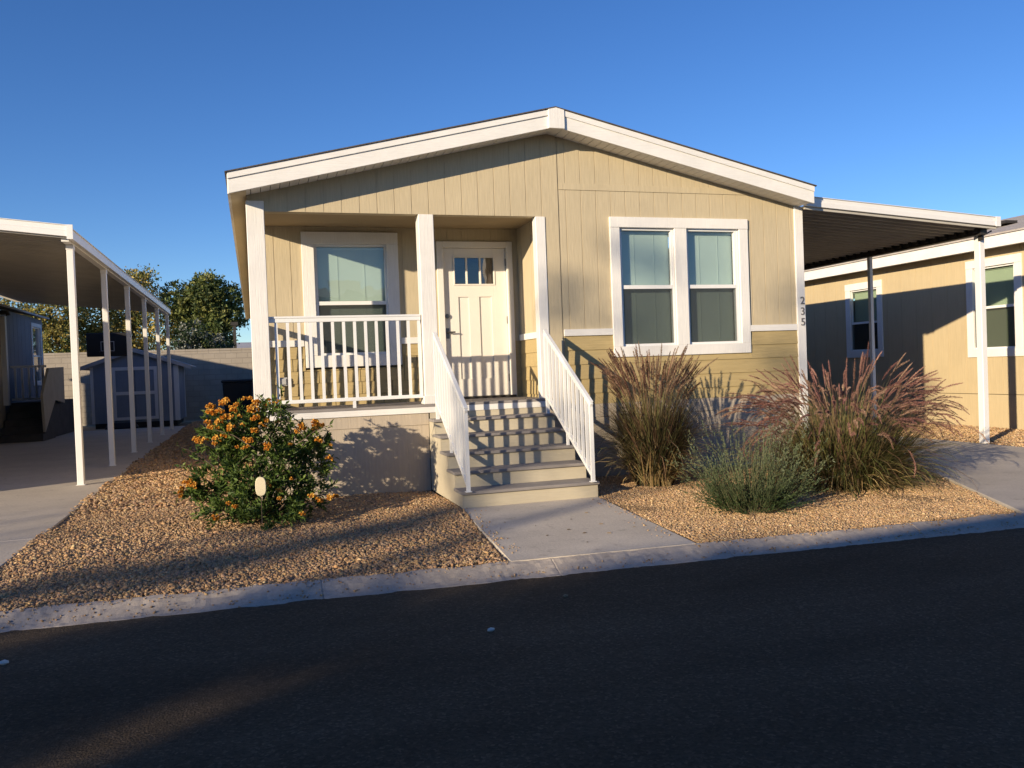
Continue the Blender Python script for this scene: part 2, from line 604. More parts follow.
# ------------------------------------------------------------------ wall builders
def grooved(mb, u0, u1, zb, zt, holes, mapf, phase=0.0, sp=0.206, gw=0.011, gd=0.0045, uniq=()):
    """vertical grooved siding; mapf(u, depth, z) -> xyz; depth>0 goes into the wall"""
    br = {u0, u1}
    g = []
    if sp:
        k = math.ceil((u0 - phase) / sp)
        while phase + k * sp < u1:
            a = phase + k * sp
            if a - gw / 2 > u0 + 0.01 and a + gw / 2 < u1 - 0.01:
                g.append((a - gw / 2, a + gw / 2))
                br |= {a - gw / 2, a + gw / 2}
            k += 1
    for h in holes:
        for q in (h[0], h[1]):
            if u0 < q < u1:
                br.add(q)
    for q in uniq:
        if u0 < q < u1:
            br.add(q)
    br = sorted(br)
    for a, b in zip(br[:-1], br[1:]):
        if b - a < 1e-6:
            continue
        mid = (a + b) / 2
        isg = any(x0 - 1e-6 <= mid <= x1 + 1e-6 for x0, x1 in g)
        d = gd if isg else 0.0
        segs = []
        cur_a, cur_b = zb(a), zb(b)
        for h in sorted([h for h in holes if h[0] - 1e-6 <= mid <= h[1] + 1e-6], key=lambda h: h[2]):
            segs.append((cur_a, cur_b, h[2], h[2]))
            cur_a = cur_b = h[3]
        segs.append((cur_a, cur_b, zt(a), zt(b)))
        for za, zb_, ta, tb in segs:
            if ta - za < 1e-4 and tb - zb_ < 1e-4:
                continue
            mb.poly([mapf(a, d, za), mapf(b, d, zb_), mapf(b, d, tb), mapf(a, d, ta)])
            if isg:
                mb.poly([mapf(a, 0, za), mapf(a, d, za), mapf(a, d, ta), mapf(a, 0, ta)])
                mb.poly([mapf(b, d, zb_), mapf(b, 0, zb_), mapf(b, 0, tb), mapf(b, d, tb)])


def lapped(mb, u0, u1, z0, z1, h, holes, mapf, proud=0.013, joints=None):
    """horizontal lap boards hanging from z1 down; joints = list of u offsets for shake joints"""
    z = z1
    row = 0
    while z > z0 + 1e-3:
        zb = max(z - h, z0)
        br = {u0, u1}
        for q in holes:
            if q[2] < z and q[3] > zb:
                br |= {x for x in q[:2] if u0 < x < u1}
        gaps = []
        if joints:
            u = u0 + (0.09 if row % 2 else 0.0) + random.uniform(0, .03)
            while u < u1:
                gaps.append(u)
                u += joints * random.uniform(0.8, 1.2)
        for q in gaps:
            for x in (q - 0.004, q + 0.004):
                if u0 < x < u1:
                    br.add(x)
        br = sorted(br)
        for a, b in zip(br[:-1], br[1:]):
            m = (a + b) / 2
            if any(abs(m - q) < 0.0041 for q in gaps):
                continue
            lo, hi = zb, z
            for q in holes:
                if q[0] <= m <= q[1]:
                    if q[2] <= lo and q[3] >= hi:
                        lo = hi
                    elif q[2] <= lo < q[3]:
                        lo = q[3]
                    elif q[2] < hi <= q[3]:
                        hi = q[2]
            if hi - lo < 1e-3:
                continue
            P = [mapf(a, -proud, lo), mapf(b, -proud, lo), mapf(b, 0.004, lo), mapf(a, 0.004, lo),
                 mapf(a, 0.0, hi), mapf(b, 0.0, hi), mapf(b, 0.012, hi), mapf(a, 0.012, hi)]
            mb.hexa(P)
        z = zb
        row += 1


def window(parent, mapf, u0, u1, z0, z1, cas, sashes, zm, blind_mat=BLIND, casing_mat=WHITE, glass=GLASS, depth=0.0,
           screen=True, slats=True, label=None, bl=0.055, top_over=0.0, name='window', blind_frac=0.0):
    """mapf(u, d, z): d>0 into the wall. casing outer u0..u1,z0..z1; sashes list of (ua,ub) glass; zm meeting rail"""
    mb = MB()

    def bx(m, ua, ub, da, db, za, zb):
        m.hexa([mapf(ua, da, za), mapf(ub, da, za), mapf(ub, db, za), mapf(ua, db, za),
                mapf(ua, da, zb), mapf(ub, da, zb), mapf(ub, db, zb), mapf(ua, db, zb)])
    t = -0.026
    gu0 = sashes[0][0]
    gu1 = sashes[-1][1]
    cz0 = z0 + cas
    cz1 = z1 - cas - 0.0
    cl, crr = u0 + cas, u1 - cas
    bx(mb, u0 - top_over, u1 + top_over, t - 0.006, 0.01, cz1, z1)
    bx(mb, u0, u1, t, 0.01, z0, cz0)
    bx(mb, u0, cl, t, 0.01, cz0, cz1)
    bx(mb, crr, u1, t, 0.01, cz0, cz1)
    for (a, b), (c, d) in zip(sashes[:-1], sashes[1:]):
        bx(mb, b + 0.035, c - 0.035, t, 0.01, cz0, cz1)
    root = mb.build(name, casing_mat, parent, bevel=0.004)
    if label:
        root['label'] = label
    for (a, b) in sashes:
        fr = MB()
        e = 0.035
        lo, hi = cz0, cz1
        a0, b0 = (cl if a == gu0 else a - e), (crr if b == gu1 else b + e)
        bx(fr, a0, a, 0.0115, 0.07, lo, hi)
        bx(fr, b, b0, 0.0115, 0.07, lo, hi)
        bx(fr, a, b, 0.0115, 0.07, lo, lo + 0.03)
        bx(fr, a, b, 0.0115, 0.07, hi - 0.03, hi)
        bx(fr, a, b, 0.008, 0.06, zm - 0.024, zm + 0.024)
        fr.build('sash', VINYL, root)
        p1 = MB()
        p1.poly([mapf(a, 0.05, zm + 0.024), mapf(b, 0.05, zm + 0.024), mapf(b, 0.05, hi - 0.03), mapf(a, 0.05, hi - 0.03)])
        p1.build('pane', glass, root)
        p2 = MB()
        p2.poly([mapf(a, 0.035, lo + 0.03), mapf(b, 0.035, lo + 0.03), mapf(b, 0.035, zm - 0.024), mapf(a, 0.035, zm - 0.024)])
        p2.build('pane', glass, root)
        if screen:
            s_ = MB()
            s_.poly([mapf(a, 0.014, lo + 0.03), mapf(b, 0.014, lo + 0.03), mapf(b, 0.014, zm - 0.024), mapf(a, 0.014, zm - 0.024)])
            s_.build('insect_screen', SCREEN, root)
        bm = MB()
        zz = hi - 0.005
        bx(bm, a - .01, b + .01, 0.05 + bl - 0.02, 0.05 + bl + 0.03, hi - 0.06, hi)
        zlow = lo + (hi - lo) * blind_frac
        if slats:
            zc = hi - 0.06
            while zc > zlow:
                bm.hexa([mapf(a - .01, 0.05 + bl + 0.012, zc - 0.028), mapf(b + .01, 0.05 + bl + 0.012, zc - 0.028),
                         mapf(b + .01, 0.05 + bl + 0.015, zc - 0.028), mapf(a - .01, 0.05 + bl + 0.015, zc - 0.028),
                         mapf(a - .01, 0.05 + bl, zc), mapf(b + .01, 0.05 + bl, zc),
                         mapf(b + .01, 0.05 + bl + 0.003, zc), mapf(a - .01, 0.05 + bl + 0.003, zc)])
                zc -= 0.0265
        for q in (0.3, 0.7):
            uu = a + (b - a) * q
            bx(bm, uu - .0014, uu + .0014, 0.05 + bl - 0.004, 0.05 + bl - 0.001, zlow, hi - 0.05)
        bm.build('blind', blind_mat, root)
    return root


# ================================================================== SETTING
g = MB()
g.poly([(-600, -600, -0.16), (600, -600, -0.16), (600, 900, -0.16), (-600, 900, -0.16)])
tag(g.build('ground', EARTH), kind='structure')

ROADZ = -0.085


def kin(x):   # inner (garden) edge of the curb
    return 5.94 - 0.05 * x


def kout(x):  # road side
    return 5.735 - 0.05 * x


xs = np.linspace(-40, 44, 43)
g = MB()
for a, b in zip(xs[:-1], xs[1:]):
    g.poly([(a, -2.6 - 0.05 * a, ROADZ), (b, -2.6 - 0.05 * b, ROADZ), (b, kout(b) + .03, ROADZ), (a, kout(a) + .03, ROADZ)])
tag(g.build('road', ASPH), kind='structure')

# rolled concrete curb with a worn, uneven profile
g = MB()
JX = [-5.6, -2.7, .39, 2.05, 3.45, 5.2, 8.0]
xs = np.sort(np.concatenate([np.linspace(-14, -3, 160), np.linspace(-2.95, 7.5, 620), np.linspace(7.6, 16, 100)] + [[j - .012, j, j + .012] for j in JX]))
prof = [(-0.02, -0.10), (0.0, -0.083), (0.03, -0.077), (0.06, -0.067), (0.095, -0.050), (0.13, -0.032), (0.165, -0.015), (0.195, -0.005), (0.218, -0.002), (0.238, -0.03)]
rows = []
rr = random.Random(3)
kn = np.linspace(-15, 17, 200)
kv = np.array([[rr.gauss(0, 1) for _ in kn] for _ in range(4)])
kn2 = np.linspace(-15, 17, 900)
kv2 = np.array([[rr.gauss(0, 1) for _ in kn2] for _ in range(8)])


def wobble(x, j):
    return np.interp(x, kn, kv[j])


for k, x in enumerate(xs):
    row = []
    for j, (dy, dz) in enumerate(prof):
        e = 1.0 if j < 6 else 0.35
        row.append((x, kout(x) + dy + .009 * e * wobble(x, 0) + .004 * np.interp(x, kn2, kv2[j % 8]),
                    dz + .003 * wobble(x, 1 + (j > 4)) + .0022 * np.interp(x, kn2, kv2[(j + 3) % 8]) - (.007 if any(abs(x - q_) < 1e-6 for q_ in JX) else 0)))
    rows.append(row)
for r0, r1 in zip(rows[:-1], rows[1:]):
    for j in range(len(prof) - 1):
        g.poly([r0[j], r1[j], r1[j + 1], r0[j + 1]])
tag(g.build('curb', CURBM, smooth=True), kind='structure')

# front walkway (butts against the curb and the bottom step)
D, YB = 9.885, 11.087
g = MB()
wl = [(1.75, kin(1.75)), (3.24, kin(3.24)), (3.50, 8.45), (1.995, 8.45)]
g.prism([(x, y, -0.06) for x, y in wl], (0, 0, 0.062))
tag(g.build('walkway', CONC), kind='structure')

# concrete slab under / before the left carport
g = MB()
pts = [(-6.28, kin(-6.28)), (-1.98, kin(-1.98)), (-1.985, 8.70), (-6.28, 8.70)]
g.prism([(x, y, -0.07) for x, y in pts], (0, 0, 0.075))
pts = [(-6.28, 8.712), (-1.985, 8.712), (-2.03, 13.2), (-2.09, 28.2), (-6.28, 28.2)]
g.prism([(x, y, -0.07) for x, y in pts], (0, 0, 0.075))
tag(g.build('driveway', DRIVE, bevel=0.006), kind='structure')
# right driveway
g = MB()
pts = [(6.35, kin(6.35)), (11.6, kin(11.6)), (10.62, 9.4), (10.50, 24), (7.37, 24), (7.37, 9.95), (8.2, 9.3), (7.65, 7.95)]
g.prism([(x, y, -0.07) for x, y in pts], (0, 0, 0.073))
tag(g.build('driveway', DRIVE, bevel=0.006), kind='structure')


# ------------------------------------------------------------------ gravel
def inpoly(P, poly):
    x, y = P[:, 0], P[:, 1]
    c = np.zeros(len(P), bool)
    n = len(poly)
    for i in range(n):
        x0, y0 = poly[i]
        x1, y1 = poly[(i + 1) % n]
        cond = ((y0 > y) != (y1 > y)) & (x < (x1 - x0) * (y - y0) / (y1 - y0 + 1e-12) + x0)
        c ^= cond
    return c


ICO_V = None


def ico():
    t = (1 + 5 ** .5) / 2
    v = np.array([(-1, t, 0), (1, t, 0), (-1, -t, 0), (1, -t, 0), (0, -1, t), (0, 1, t), (0, -1, -t), (0, 1, -t), (t, 0, -1), (t, 0, 1), (-t, 0, -1), (-t, 0, 1)], float)
    v /= np.linalg.norm(v[0])
    f = np.array([(0, 11, 5), (0, 5, 1), (0, 1, 7), (0, 7, 10), (0, 10, 11), (1, 5, 9), (5, 11, 4), (11, 10, 2), (10, 7, 6), (7, 1, 8),
                  (3, 9, 4), (3, 4, 2), (3, 2, 6), (3, 6, 8), (3, 8, 9), (4, 9, 5), (2, 4, 11), (6, 2, 10), (8, 6, 7), (9, 8, 1)])
    return v, f


def octa():
    v = np.array([(1, 0, 0), (-1, 0, 0), (0, 1, 0), (0, -1, 0), (0, 0, 1), (0, 0, -1)], float)
    f = np.array([(0, 2, 4), (2, 1, 4), (1, 3, 4), (3, 0, 4), (2, 0, 5), (1, 2, 5), (3, 1, 5), (0, 3, 5)])
    return v, f


def stones(name, C, size, palette, hgt=0.7, small=False):
    """C (n,3) centres, size (n,) half-lengths"""
    v, f = ico() if not small else octa()
    nv = len(v)
    n = len(C)
    P = v[None] * (1 + RNG.normal(0, .30, (n, nv, 1)))
    P = P * np.stack([RNG.uniform(.8, 1.25, n), RNG.uniform(.55, .9, n), RNG.uniform(.45, hgt, n)], 1)[:, None]
    a = RNG.uniform(0, 2 * np.pi, n)
    tilt = RNG.normal(0, .45, n)
    ca, sa, ct, st = np.cos(a), np.sin(a), np.cos(tilt), np.sin(tilt)
    x, y, z = P[..., 0], P[..., 1], P[..., 2]
    x, z = x * ct[:, None] + z * st[:, None], -x * st[:, None] + z * ct[:, None]
    x, y = x * ca[:, None] - y * sa[:, None], x * sa[:, None] + y * ca[:, None]
    P = np.stack([x, y, z], -1) * size[:, None, None] + C[:, None]
    F_ = (f[None] + (np.arange(n) * nv)[:, None, None]).reshape(-1, 3)
    pal = np.array(palette)
    c = pal[RNG.integers(0, len(pal), n)] * RNG.uniform(.82, 1.16, (n, 1)) * (1 + RNG.normal(0, .03, (n, 3)))
    c = np.repeat(c, nv, 0).clip(0.01, .9)
    return bulk(name, P.reshape(-1, 3), F_, STONE, col=c)


def undul(x, y, amp=0.012):
    return amp * (np.sin(x * 3.1 + y * 1.7) + np.sin(x * 1.3 - y * 2.6 + 1.2) + .6 * np.sin(x * 6.3 + y * 5.1))


bedL = [(-1.98, kin(-1.98) + .03), (1.72, kin(1.72) + .03), (1.98, 8.25), (1.985, 9.87), (0.0, 9.87), (0.0, 13.0), (-0.01, 30.5), (-2.08, 30.5), (-2.08, 13.2)]
g = MB()
g.prism([(x, y, -0.09) for x, y in bedL], (0, 0, 0.068))
bl_o = g.build('gravel_bed', SOILL)
tag(bl_o, kind='structure')


def scatter(poly, dens, y0, y1):
    P = np.array(poly)
    x0, x1 = P[:, 0].min(), P[:, 0].max()
    y0, y1 = max(y0, P[:, 1].min()), min(y1, P[:, 1].max())
    n = int((x1 - x0) * (y1 - y0) * dens)
    q = np.stack([RNG.uniform(x0, x1, n), RNG.uniform(y0, y1, n)], 1)
    return q[inpoly(q, poly)]


palL = [(.46, .295, .155), (.42, .26, .135), (.38, .235, .125), (.49, .33, .18), (.30, .195, .115), (.39, .265, .165), (.52, .36, .205), (.34, .235, .155), (.44, .265, .135)]
q1 = scatter(bedL, 5200, 0, 10.2)
q2 = scatter(bedL, 900, 10.2, 16)
q3 = scatter(bedL, 300, 16, 31)
s1 = RNG.uniform(.0075, .0175, len(q1)) * np.where(RNG.random(len(q1)) < .06, 1.45, 1)
s2 = RNG.uniform(.018, .032, len(q2))
s3 = RNG.uniform(.03, .045, len(q3))
q = np.concatenate([q1, q2, q3])
s = np.concatenate([s1, s2, s3])
z = -0.022 + s * RNG.uniform(.1, .55, len(s)) + undul(q[:, 0], q[:, 1], .007) + .006
tag(stones('gravel', np.column_stack([q, z]), s, palL), kind='stuff', label='coarse brown landscaping gravel beside the orange flowering bush', cat='gravel')

bedR = [(3.27, kin(3.27) + .03), (6.32, kin(6.32) + .03), (7.62, 7.95), (8.17, 9.3), (7.36, 9.94), (7.36, 9.87), (3.52, 9.87), (3.52, 8.42)]
g = MB()
g.prism([(x, y, -0.09) for x, y in bedR], (0, 0, 0.078))
tag(g.build('gravel_bed', SOILR), kind='structure')
palR = [(.54, .355, .18), (.48, .30, .15), (.42, .255, .13), (.58, .41, .24), (.34, .22, .125), (.50, .34, .20), (.61, .43, .25)]
q = scatter(bedR, 9000, 0, 12)
s = RNG.uniform(.006, .0125, len(q)) * np.where(RNG.random(len(q)) < .03, 1.6, 1)
z = -0.012 + s * RNG.uniform(.1, .6, len(q)) + undul(q[:, 0], q[:, 1], .004)
tag(stones('gravel', np.column_stack([q, z]), s, palR, small=True), kind='stuff', label='fine tan landscaping gravel under the ornamental grasses', cat='gravel')

bedN = [(10.65, 9.4), (11.55, kin(11.5) + .05), (16, kin(16) + .05), (16, 9.0), (12.98, 9.0), (12.98, 26), (10.52, 26), (10.52, 24)]
g = MB()
g.prism([(x, y, -0.09) for x, y in bedN], (0, 0, 0.082))
tag(g.build('gravel_bed', SOILR), kind='structure')
q = scatter(bedN, 700, 8.5, 17)
s = RNG.uniform(.012, .022, len(q))
z = -0.004 + s * .3
tag(stones('gravel', np.column_stack([q, z]), s, palR), kind='stuff', label='tan gravel strip along the foot of the right-hand neighbouring home', cat='gravel')

# stones kicked onto the curb
q = np.concatenate([np.stack([RNG.uniform(-1.9, 1.75, 420), .235 - np.abs(RNG.normal(0, .055, 420))], 1),
                    np.stack([RNG.uniform(3.2, 6.3, 260), .235 - np.abs(RNG.normal(0, .045, 260))], 1),
                    np.stack([RNG.uniform(-1.9, 6.3, 380), RNG.normal(.065, .018, 380)], 1),
                    np.stack([RNG.uniform(-1.9, 6.3, 150), RNG.normal(-.08, .12, 150)], 1)])
q[:, 1] += kout(q[:, 0])
n0_ = len(q)
s = RNG.uniform(.003, .010, len(q))
dz = np.interp(q[:, 1] - kout(q[:, 0]), [p[0] for p in prof[:-1]], [p[1] for p in prof[:-1]])
tag(stones('gravel', np.column_stack([q, dz + s * .35]), s, palL), kind='stuff', label='loose stray pebbles scattered along the concrete curb', cat='gravel')

yy_ = RNG.uniform(6.0, 8.3, 170)
tt_ = (yy_ - 5.86) / (8.45 - 5.86)
left_ = RNG.random(170) < .55
xx_ = np.where(left_, 1.75 + .245 * tt_ + np.abs(RNG.normal(0, .07, 170)), 3.24 + .26 * tt_ - np.abs(RNG.normal(0, .08, 170)))
s = RNG.uniform(.004, .011, 170)
tag(stones('gravel', np.column_stack([xx_, yy_, .002 + s * .35]), s, palL), kind='stuff', label='loose stray pebbles along the edges of the front walkway', cat='gravel')

# ================================================================== THE HOUSE
house = empty('manufactured_home', (3.63, D, 0), 'tan manufactured home with white trim, covered front porch and number 235', 'house')
RIDGE_X = 3.63
HX1 = 7.355


def zfb(x):  # fascia bottom / soffit level
    return 4.335 - (0.237 * (RIDGE_X - x) if x < RIDGE_X else 0.229 * (x - RIDGE_X))


def zft(x):
    return zfb(x) + 0.222


def fmap(u, d, z):
    return (u, D + d, z)


def bmap(u, d, z):
    return (u, YB + d, z)


def smap(u, d, z):
    return (3.57 + d, u, z)


SEAM = 3.755
mb = MB()
wt = lambda x: zfb(x) + 0.015
c = lambda k: (lambda x: k)
grooved(mb, 0.0, 3.57, c(3.31), wt, [], fmap, phase=0.03)
grooved(mb, 3.57, SEAM - 0.005, c(1.03), wt, [], fmap, sp=None, uniq=(RIDGE_X,))
grooved(mb, SEAM + 0.005, HX1 - 0.01, c(1.80), wt, [(4.53, 6.38, 1.60, 3.23)], fmap, phase=SEAM + 0.1)
mb.poly([fmap(SEAM - .04, 0.012, 0.9), fmap(SEAM + .04, 0.012, 0.9), fmap(SEAM + .04, 0.012, wt(SEAM) - .015), fmap(SEAM - .04, 0.012, wt(SEAM) - .015)])
# band at the upper panel joint
xr_ = RIDGE_X + (4.335 - 3.69) / 0.229
mb.hexa([fmap(SEAM + .006, -.009, 3.655), fmap(xr_ + .1, -.009, 3.655), fmap(xr_ + .1, .0, 3.655), fmap(SEAM + .006, .0, 3.655),
         fmap(SEAM + .006, -.006, 3.735), fmap(xr_ - .2, -.006, 3.735), fmap(xr_ - .2, .0, 3.735), fmap(SEAM + .006, 0, 3.735)])
mb.build('front_wall', STUCCO, house)

mb = MB()  # porch walls
grooved(mb, 0.0, 3.57, c(1.80), c(3.37), [(0.72, 1.83, 1.0, 3.21), (2.46, 3.45, 1.0, 3.13)], bmap, phase=0.1)
grooved(mb, D + .004, YB, c(1.80), c(3.37), [], smap, phase=D + .2, sp=0.406)
mb.build('porch_wall', STUCCO, house)
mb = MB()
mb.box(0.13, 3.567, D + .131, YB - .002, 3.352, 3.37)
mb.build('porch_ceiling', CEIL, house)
mb = MB()  # header beams of the porch opening (front, left side)
mb.box(0.0, 3.565, D + 0.012, D + 0.13, 3.31, 3.45)
mb.box(0.0, 0.13, D + 0.131, YB, 3.31, 3.45)
mb.build('porch_header', STUCCO, house)

mb = MB()
lapped(mb, SEAM + .02, 7.225, 0.93, 1.806, 0.1845, [(4.44, 6.47, 1.52, 3.3)], fmap)
lapped(mb, 3.57, SEAM - .02, 0.93, 1.03, 0.1845, [], fmap)
lapped(mb, D + .006, YB, 1.0, 1.806, 0.1845, [], smap)
mb.build('lap_siding', LAP, house)
mb = MB()
lapped(mb, 0.0, 2.42, 1.0, 1.806, 0.16, [(0.64, 1.91, 1.5, 3.3)], bmap, joints=0.2)
mb.build('shake_siding', LAP, house)
mb = MB()
lapped(mb, 3.491, 3.57, 1.0, 1.806, 0.16, [], bmap)
mb.build('shake_siding', LAP, house)

# bodies of side and rear walls, skirting
mb = MB()
mb.poly([(0.0, YB, 0), (0.0, 29.6, 0), (0.0, 29.6, 3.47), (0.0, YB, 3.47)][::-1])
mb.poly([(HX1 - .01, D, 0), (HX1 - .01, 29.6, 0), (HX1 - .01, 29.6, 3.5), (HX1 - .01, D, 3.5)])
mb.poly([(0.0, 29.6, 0), (HX1 - .01, 29.6, 0), (HX1 - .01, 29.6, 3.48), (RIDGE_X, 29.6, 4.33), (0.0, 29.6, 3.47)])
mb.poly([(-0.17, D - .33, 3.435), (0.0, D - .33, 3.47), (0.0, 29.8, 3.47), (-0.17, 29.8, 3.435)])
mb.build('side_wall', STUCCO, house)

mb = MB()
mb.box(0.0, 1.985, D - .004, D + .03, -0.05, 0.782)
mb.box(0.0, 1.985, D - .012, D + .03, 0.786, 0.923)
mb.box(3.50, HX1 - .012, D - .004, D + .03, -0.05, 0.755)
mb.box(3.50, HX1 - .012, D - .010, D + .03, 0.760, 0.928)
mb.box(-0.0, 0.03, D + .035, YB, -0.05, 0.923)
for x in (1.22,):
    pass
mb.build('skirting', SKIRT, house)

for q in ((SEAM + .012, 4.44, D - .022, D + .005), (6.468, 7.218, D - .022, D + .005), (0.0, 0.638, YB - .022, YB + .005),
          (1.902, 2.418, YB - .022, YB + .005), (3.57 - .022, 3.575, D + .13, YB - .03)):
    mb = MB()
    mb.box(*q, 1.804, 1.888)
    mb.build('belt_trim', WHITEH, house, bevel=0.003)

mb = MB()
mb.box(7.222, HX1, D - .024, D + .02, 0.10, 3.515)
mb.build('corner_trim', WHITE, house, bevel=0.004)

# rake fascia boards with drip edge
FY = D - 0.345
for sgn, xa_, xb_ in ((-1, -0.185, RIDGE_X), (1, RIDGE_X, 7.31)):
    mb = MB()
    lo = lambda x: zfb(x)
    mb.prism([(xa_, FY, lo(xa_)), (xb_, FY, lo(xb_)), (xb_, FY, zft(xb_) - .062), (xa_, FY, zft(xa_) - .062)], (0, 0.035, 0))
    mb.prism([(xa_ - .004, FY - .016, zft(xa_) - .066), (xb_, FY - .016, zft(xb_) - .066), (xb_, FY - .016, zft(xb_) + .004), (xa_ - .004, FY - .016, zft(xa_) + .004)], (0, 0.045, 0))
    mb.build('fascia_board', WHITEH, house, bevel=0.003)
mb = MB()
mb.prism([(3.528, FY - .03, 4.312), (3.735, FY - .03, 4.312), (3.735, FY - .03, zft(3.735) + .006), (RIDGE_X, FY - .03, zft(RIDGE_X) + .008), (3.528, FY - .03, zft(3.528) + .006)], (0, 0.05, 0))
mb.build('ridge_plate', WHITE, house, bevel=0.004)
mb = MB()  # eave fascia boards along the sides
mb.box(-0.195, -0.165, FY + .036, 29.9, 3.432, 3.65)
mb.build('eave_fascia', WHITEH, house)
mb = MB()  # vented soffit: ribbed boards under the rake overhang
x = -0.16
while x < 7.28:
    x2 = min(x + 0.098, 7.29)
    if x < RIDGE_X < x2:
        x2 = RIDGE_X
    mb.hexa([(x, FY + .036, zfb(x) + .012), (x2, FY + .036, zfb(x2) + .012), (x2, D + .01, zfb(x2) + .012), (x, D + .01, zfb(x) + .012),
             (x, FY + .036, zfb(x) + .028), (x2, FY + .036, zfb(x2) + .028), (x2, D + .01, zfb(x2) + .028), (x, D + .01, zfb(x) + .028)])
    x = x2 + 0.008 if x2 != RIDGE_X else x2
mb.build('soffit', WHITE, house)
mb = MB()  # roof
for xa_, xb_ in ((-0.215, RIDGE_X), (RIDGE_X, 7.335)):
    z0, z1 = zft(xa_) + .006, zft(xb_) + .009
    P = [(xa_, FY - .03, z0), (xb_, FY - .03, z1), (xb_, FY - .03, z1 + .013), (xa_, FY - .03, z0 + .013)]
    mb.prism(P, (0, 20.5, 0))
mb.build('roof', SHINGLE, house)


# porch posts
def post(x0, x1, y0, y1, z0, z1):
    m = MB()
    m.box(x0, x1, y0, y1, z0, z1)
    return m


post(-0.012, 0.184, D - .022, D + .17, 1.029, 3.425).build('porch_post', WHITE, house, bevel=0.006)
m = post(1.955, 2.140, D - .005, D + .178, 1.029, 3.312)
m.box(1.94, 2.155, D - .02, D + .19, 1.029, 1.13)
m.build('porch_post', WHITE, house, bevel=0.006)
post(3.437, 3.567, D - .012, D + .12, 1.029, 3.309).build('porch_post', WHITE, house, bevel=0.006)

mb = MB()   # deck boards run along the front
y = D - 0.028
while y < YB:
    y2 = min(y + 0.138, YB - .001)
    mb.box(-0.03, 3.567, y, y2, 0.998, 1.027)
    y = y2 + 0.006
mb.build('porch_deck', DECKM, house, bevel=0.003)
mb = MB()
mb.box(-0.028, 3.50, D - .030, D + .01, 0.925, 0.996)
mb.box(-0.026, -0.0, D + .011, YB, 0.925, 0.996)
mb.build('deck_trim', WHITEH, house, bevel=0.003)


# porch guard rails
def guard(x0, x1, y0, y1, along, n, first, step):
    mbt = MB()
    if along == 'x':
        mbt.box(x0, x1, y0, y1, 2.045, 2.10)
        mbt.box(x0, x1, y0 - .008, y1 + .008, 2.092, 2.115)
    else:
        mbt.box(x0, x1, y0, y1, 2.045, 2.10)
        mbt.box(x0 - .008, x1 + .008, y0, y1, 2.092, 2.115)
    root = mbt.build('porch_railing', RAILM, house, bevel=0.003)
    b = MB()
    b.box(x0, x1, y0, y1, 1.108, 1.150)
    b.build('bottom_rail', RAILM, root, bevel=0.003)
    cx, cy = (x0 + x1) / 2, (y0 + y1) / 2
    p0 = MB()
    if along == 'x':
        p0.box(first - .017, first + .017, cy - .012, cy + .012, 1.150, 2.045)
    else:
        p0.box(cx - .012, cx + .012, first - .017, first + .017, 1.150, 2.045)
    o = p0.build('baluster', RAILM, root)
    for k in range(1, n):
        copy_part(o, root, (step * k, 0, 0) if along == 'x' else (0, step * k, 0))
    return root


r1 = guard(0.184, 1.942, D + .03, D + .07, 'x', 14, 0.262, 0.1275)
f = MB()
f.box(1.10, 1.135, D + .032, D + .068, 1.027, 1.108)
f.build('rail_foot', RAILM, r1)
guard(0.06, 0.10, D + .17, YB - .03, 'y', 8, D + .27, 0.118)

# porch window and front window
window(house, bmap, 0.648, 1.898, 1.525, 3.285, 0.155, [(0.842, 1.718)], 2.36, label='single porch window behind the railing')
window(house, fmap, 4.44, 6.470, 1.515, 3.322, 0.135, [(4.612, 5.325), (5.575, 6.281)], 2.42, label='double window facing the street above the grasses')

# front door
mb = MB()
mb.box(2.42, 2.505, YB - .03, YB + .05, 1.03, 3.178)
mb.box(3.405, 3.490, YB - .03, YB + .05, 1.03, 3.178)
mb.box(2.505, 3.405, YB - .03, YB + .05, 3.095, 3.178)
dframe = mb.build('door_frame', DOORP, house, bevel=0.004)
mb = MB()
DY0, DY1 = YB + .03, YB + .072
cells_x = [2.508, 2.673, 3.226, 3.402]
mb.box(2.508, 2.673, DY0, DY1, 1.06, 3.092)
mb.box(3.226, 3.402, DY0, DY1, 1.06, 3.092)
mb.box(2.673, 3.226, DY0, DY1, 2.965, 3.092)
mb.box(2.673, 3.226, DY0, DY1, 2.425, 2.600)
mb.box(2.673, 3.226, DY0, DY1, 1.06, 1.30)
for a, b in ((2.673, 2.715), (2.860, 3.010), (3.183, 3.226)):
    mb.box(a, b, DY0, DY1, 1.30, 2.425)
for a, b in ((2.715, 2.860), (3.010, 3.183)):
    mb.box(a, b, DY0 + .016, DY1, 1.30, 2.425)
# lite mullions and rim
for a in (2.842, 3.034):
    mb.box(a - .012, a + .012, DY0 - .006, DY1, 2.60, 2.965)
mb.box(2.655, 3.244, DY0 - .010, DY0 - .001, 2.585, 2.603)
mb.box(2.655, 3.244, DY0 - .010, DY0 - .001, 2.962, 2.98)
mb.box(2.655, 2.674, DY0 - .010, DY0 - .001, 2.603, 2.962)
mb.box(3.225, 3.244, DY0 - .010, DY0 - .001, 2.603, 2.962)
door = mb.build('front_door', DOORP, house, bevel=0.002)
mb = MB()
mb.poly([(2.673, DY0 + .012, 2.60), (3.226, DY0 + .012, 2.60), (3.226, DY0 + .012, 2.965), (2.673, DY0 + .012, 2.965)])
mb.build('door_pane', DGLASS, door)
mb = MB()
x = 3.05
while x < 3.23:
    mb.box(x, x + .03, DY1 + .03 + (.01 if int((x - 3.05) / .035) % 2 else 0), DY1 + .04 + (.01 if int((x - 3.05) / .035) % 2 else 0), 2.5, 3.0)
    x += .035
mb.build('curtain', CURT, door)
mb = MB()
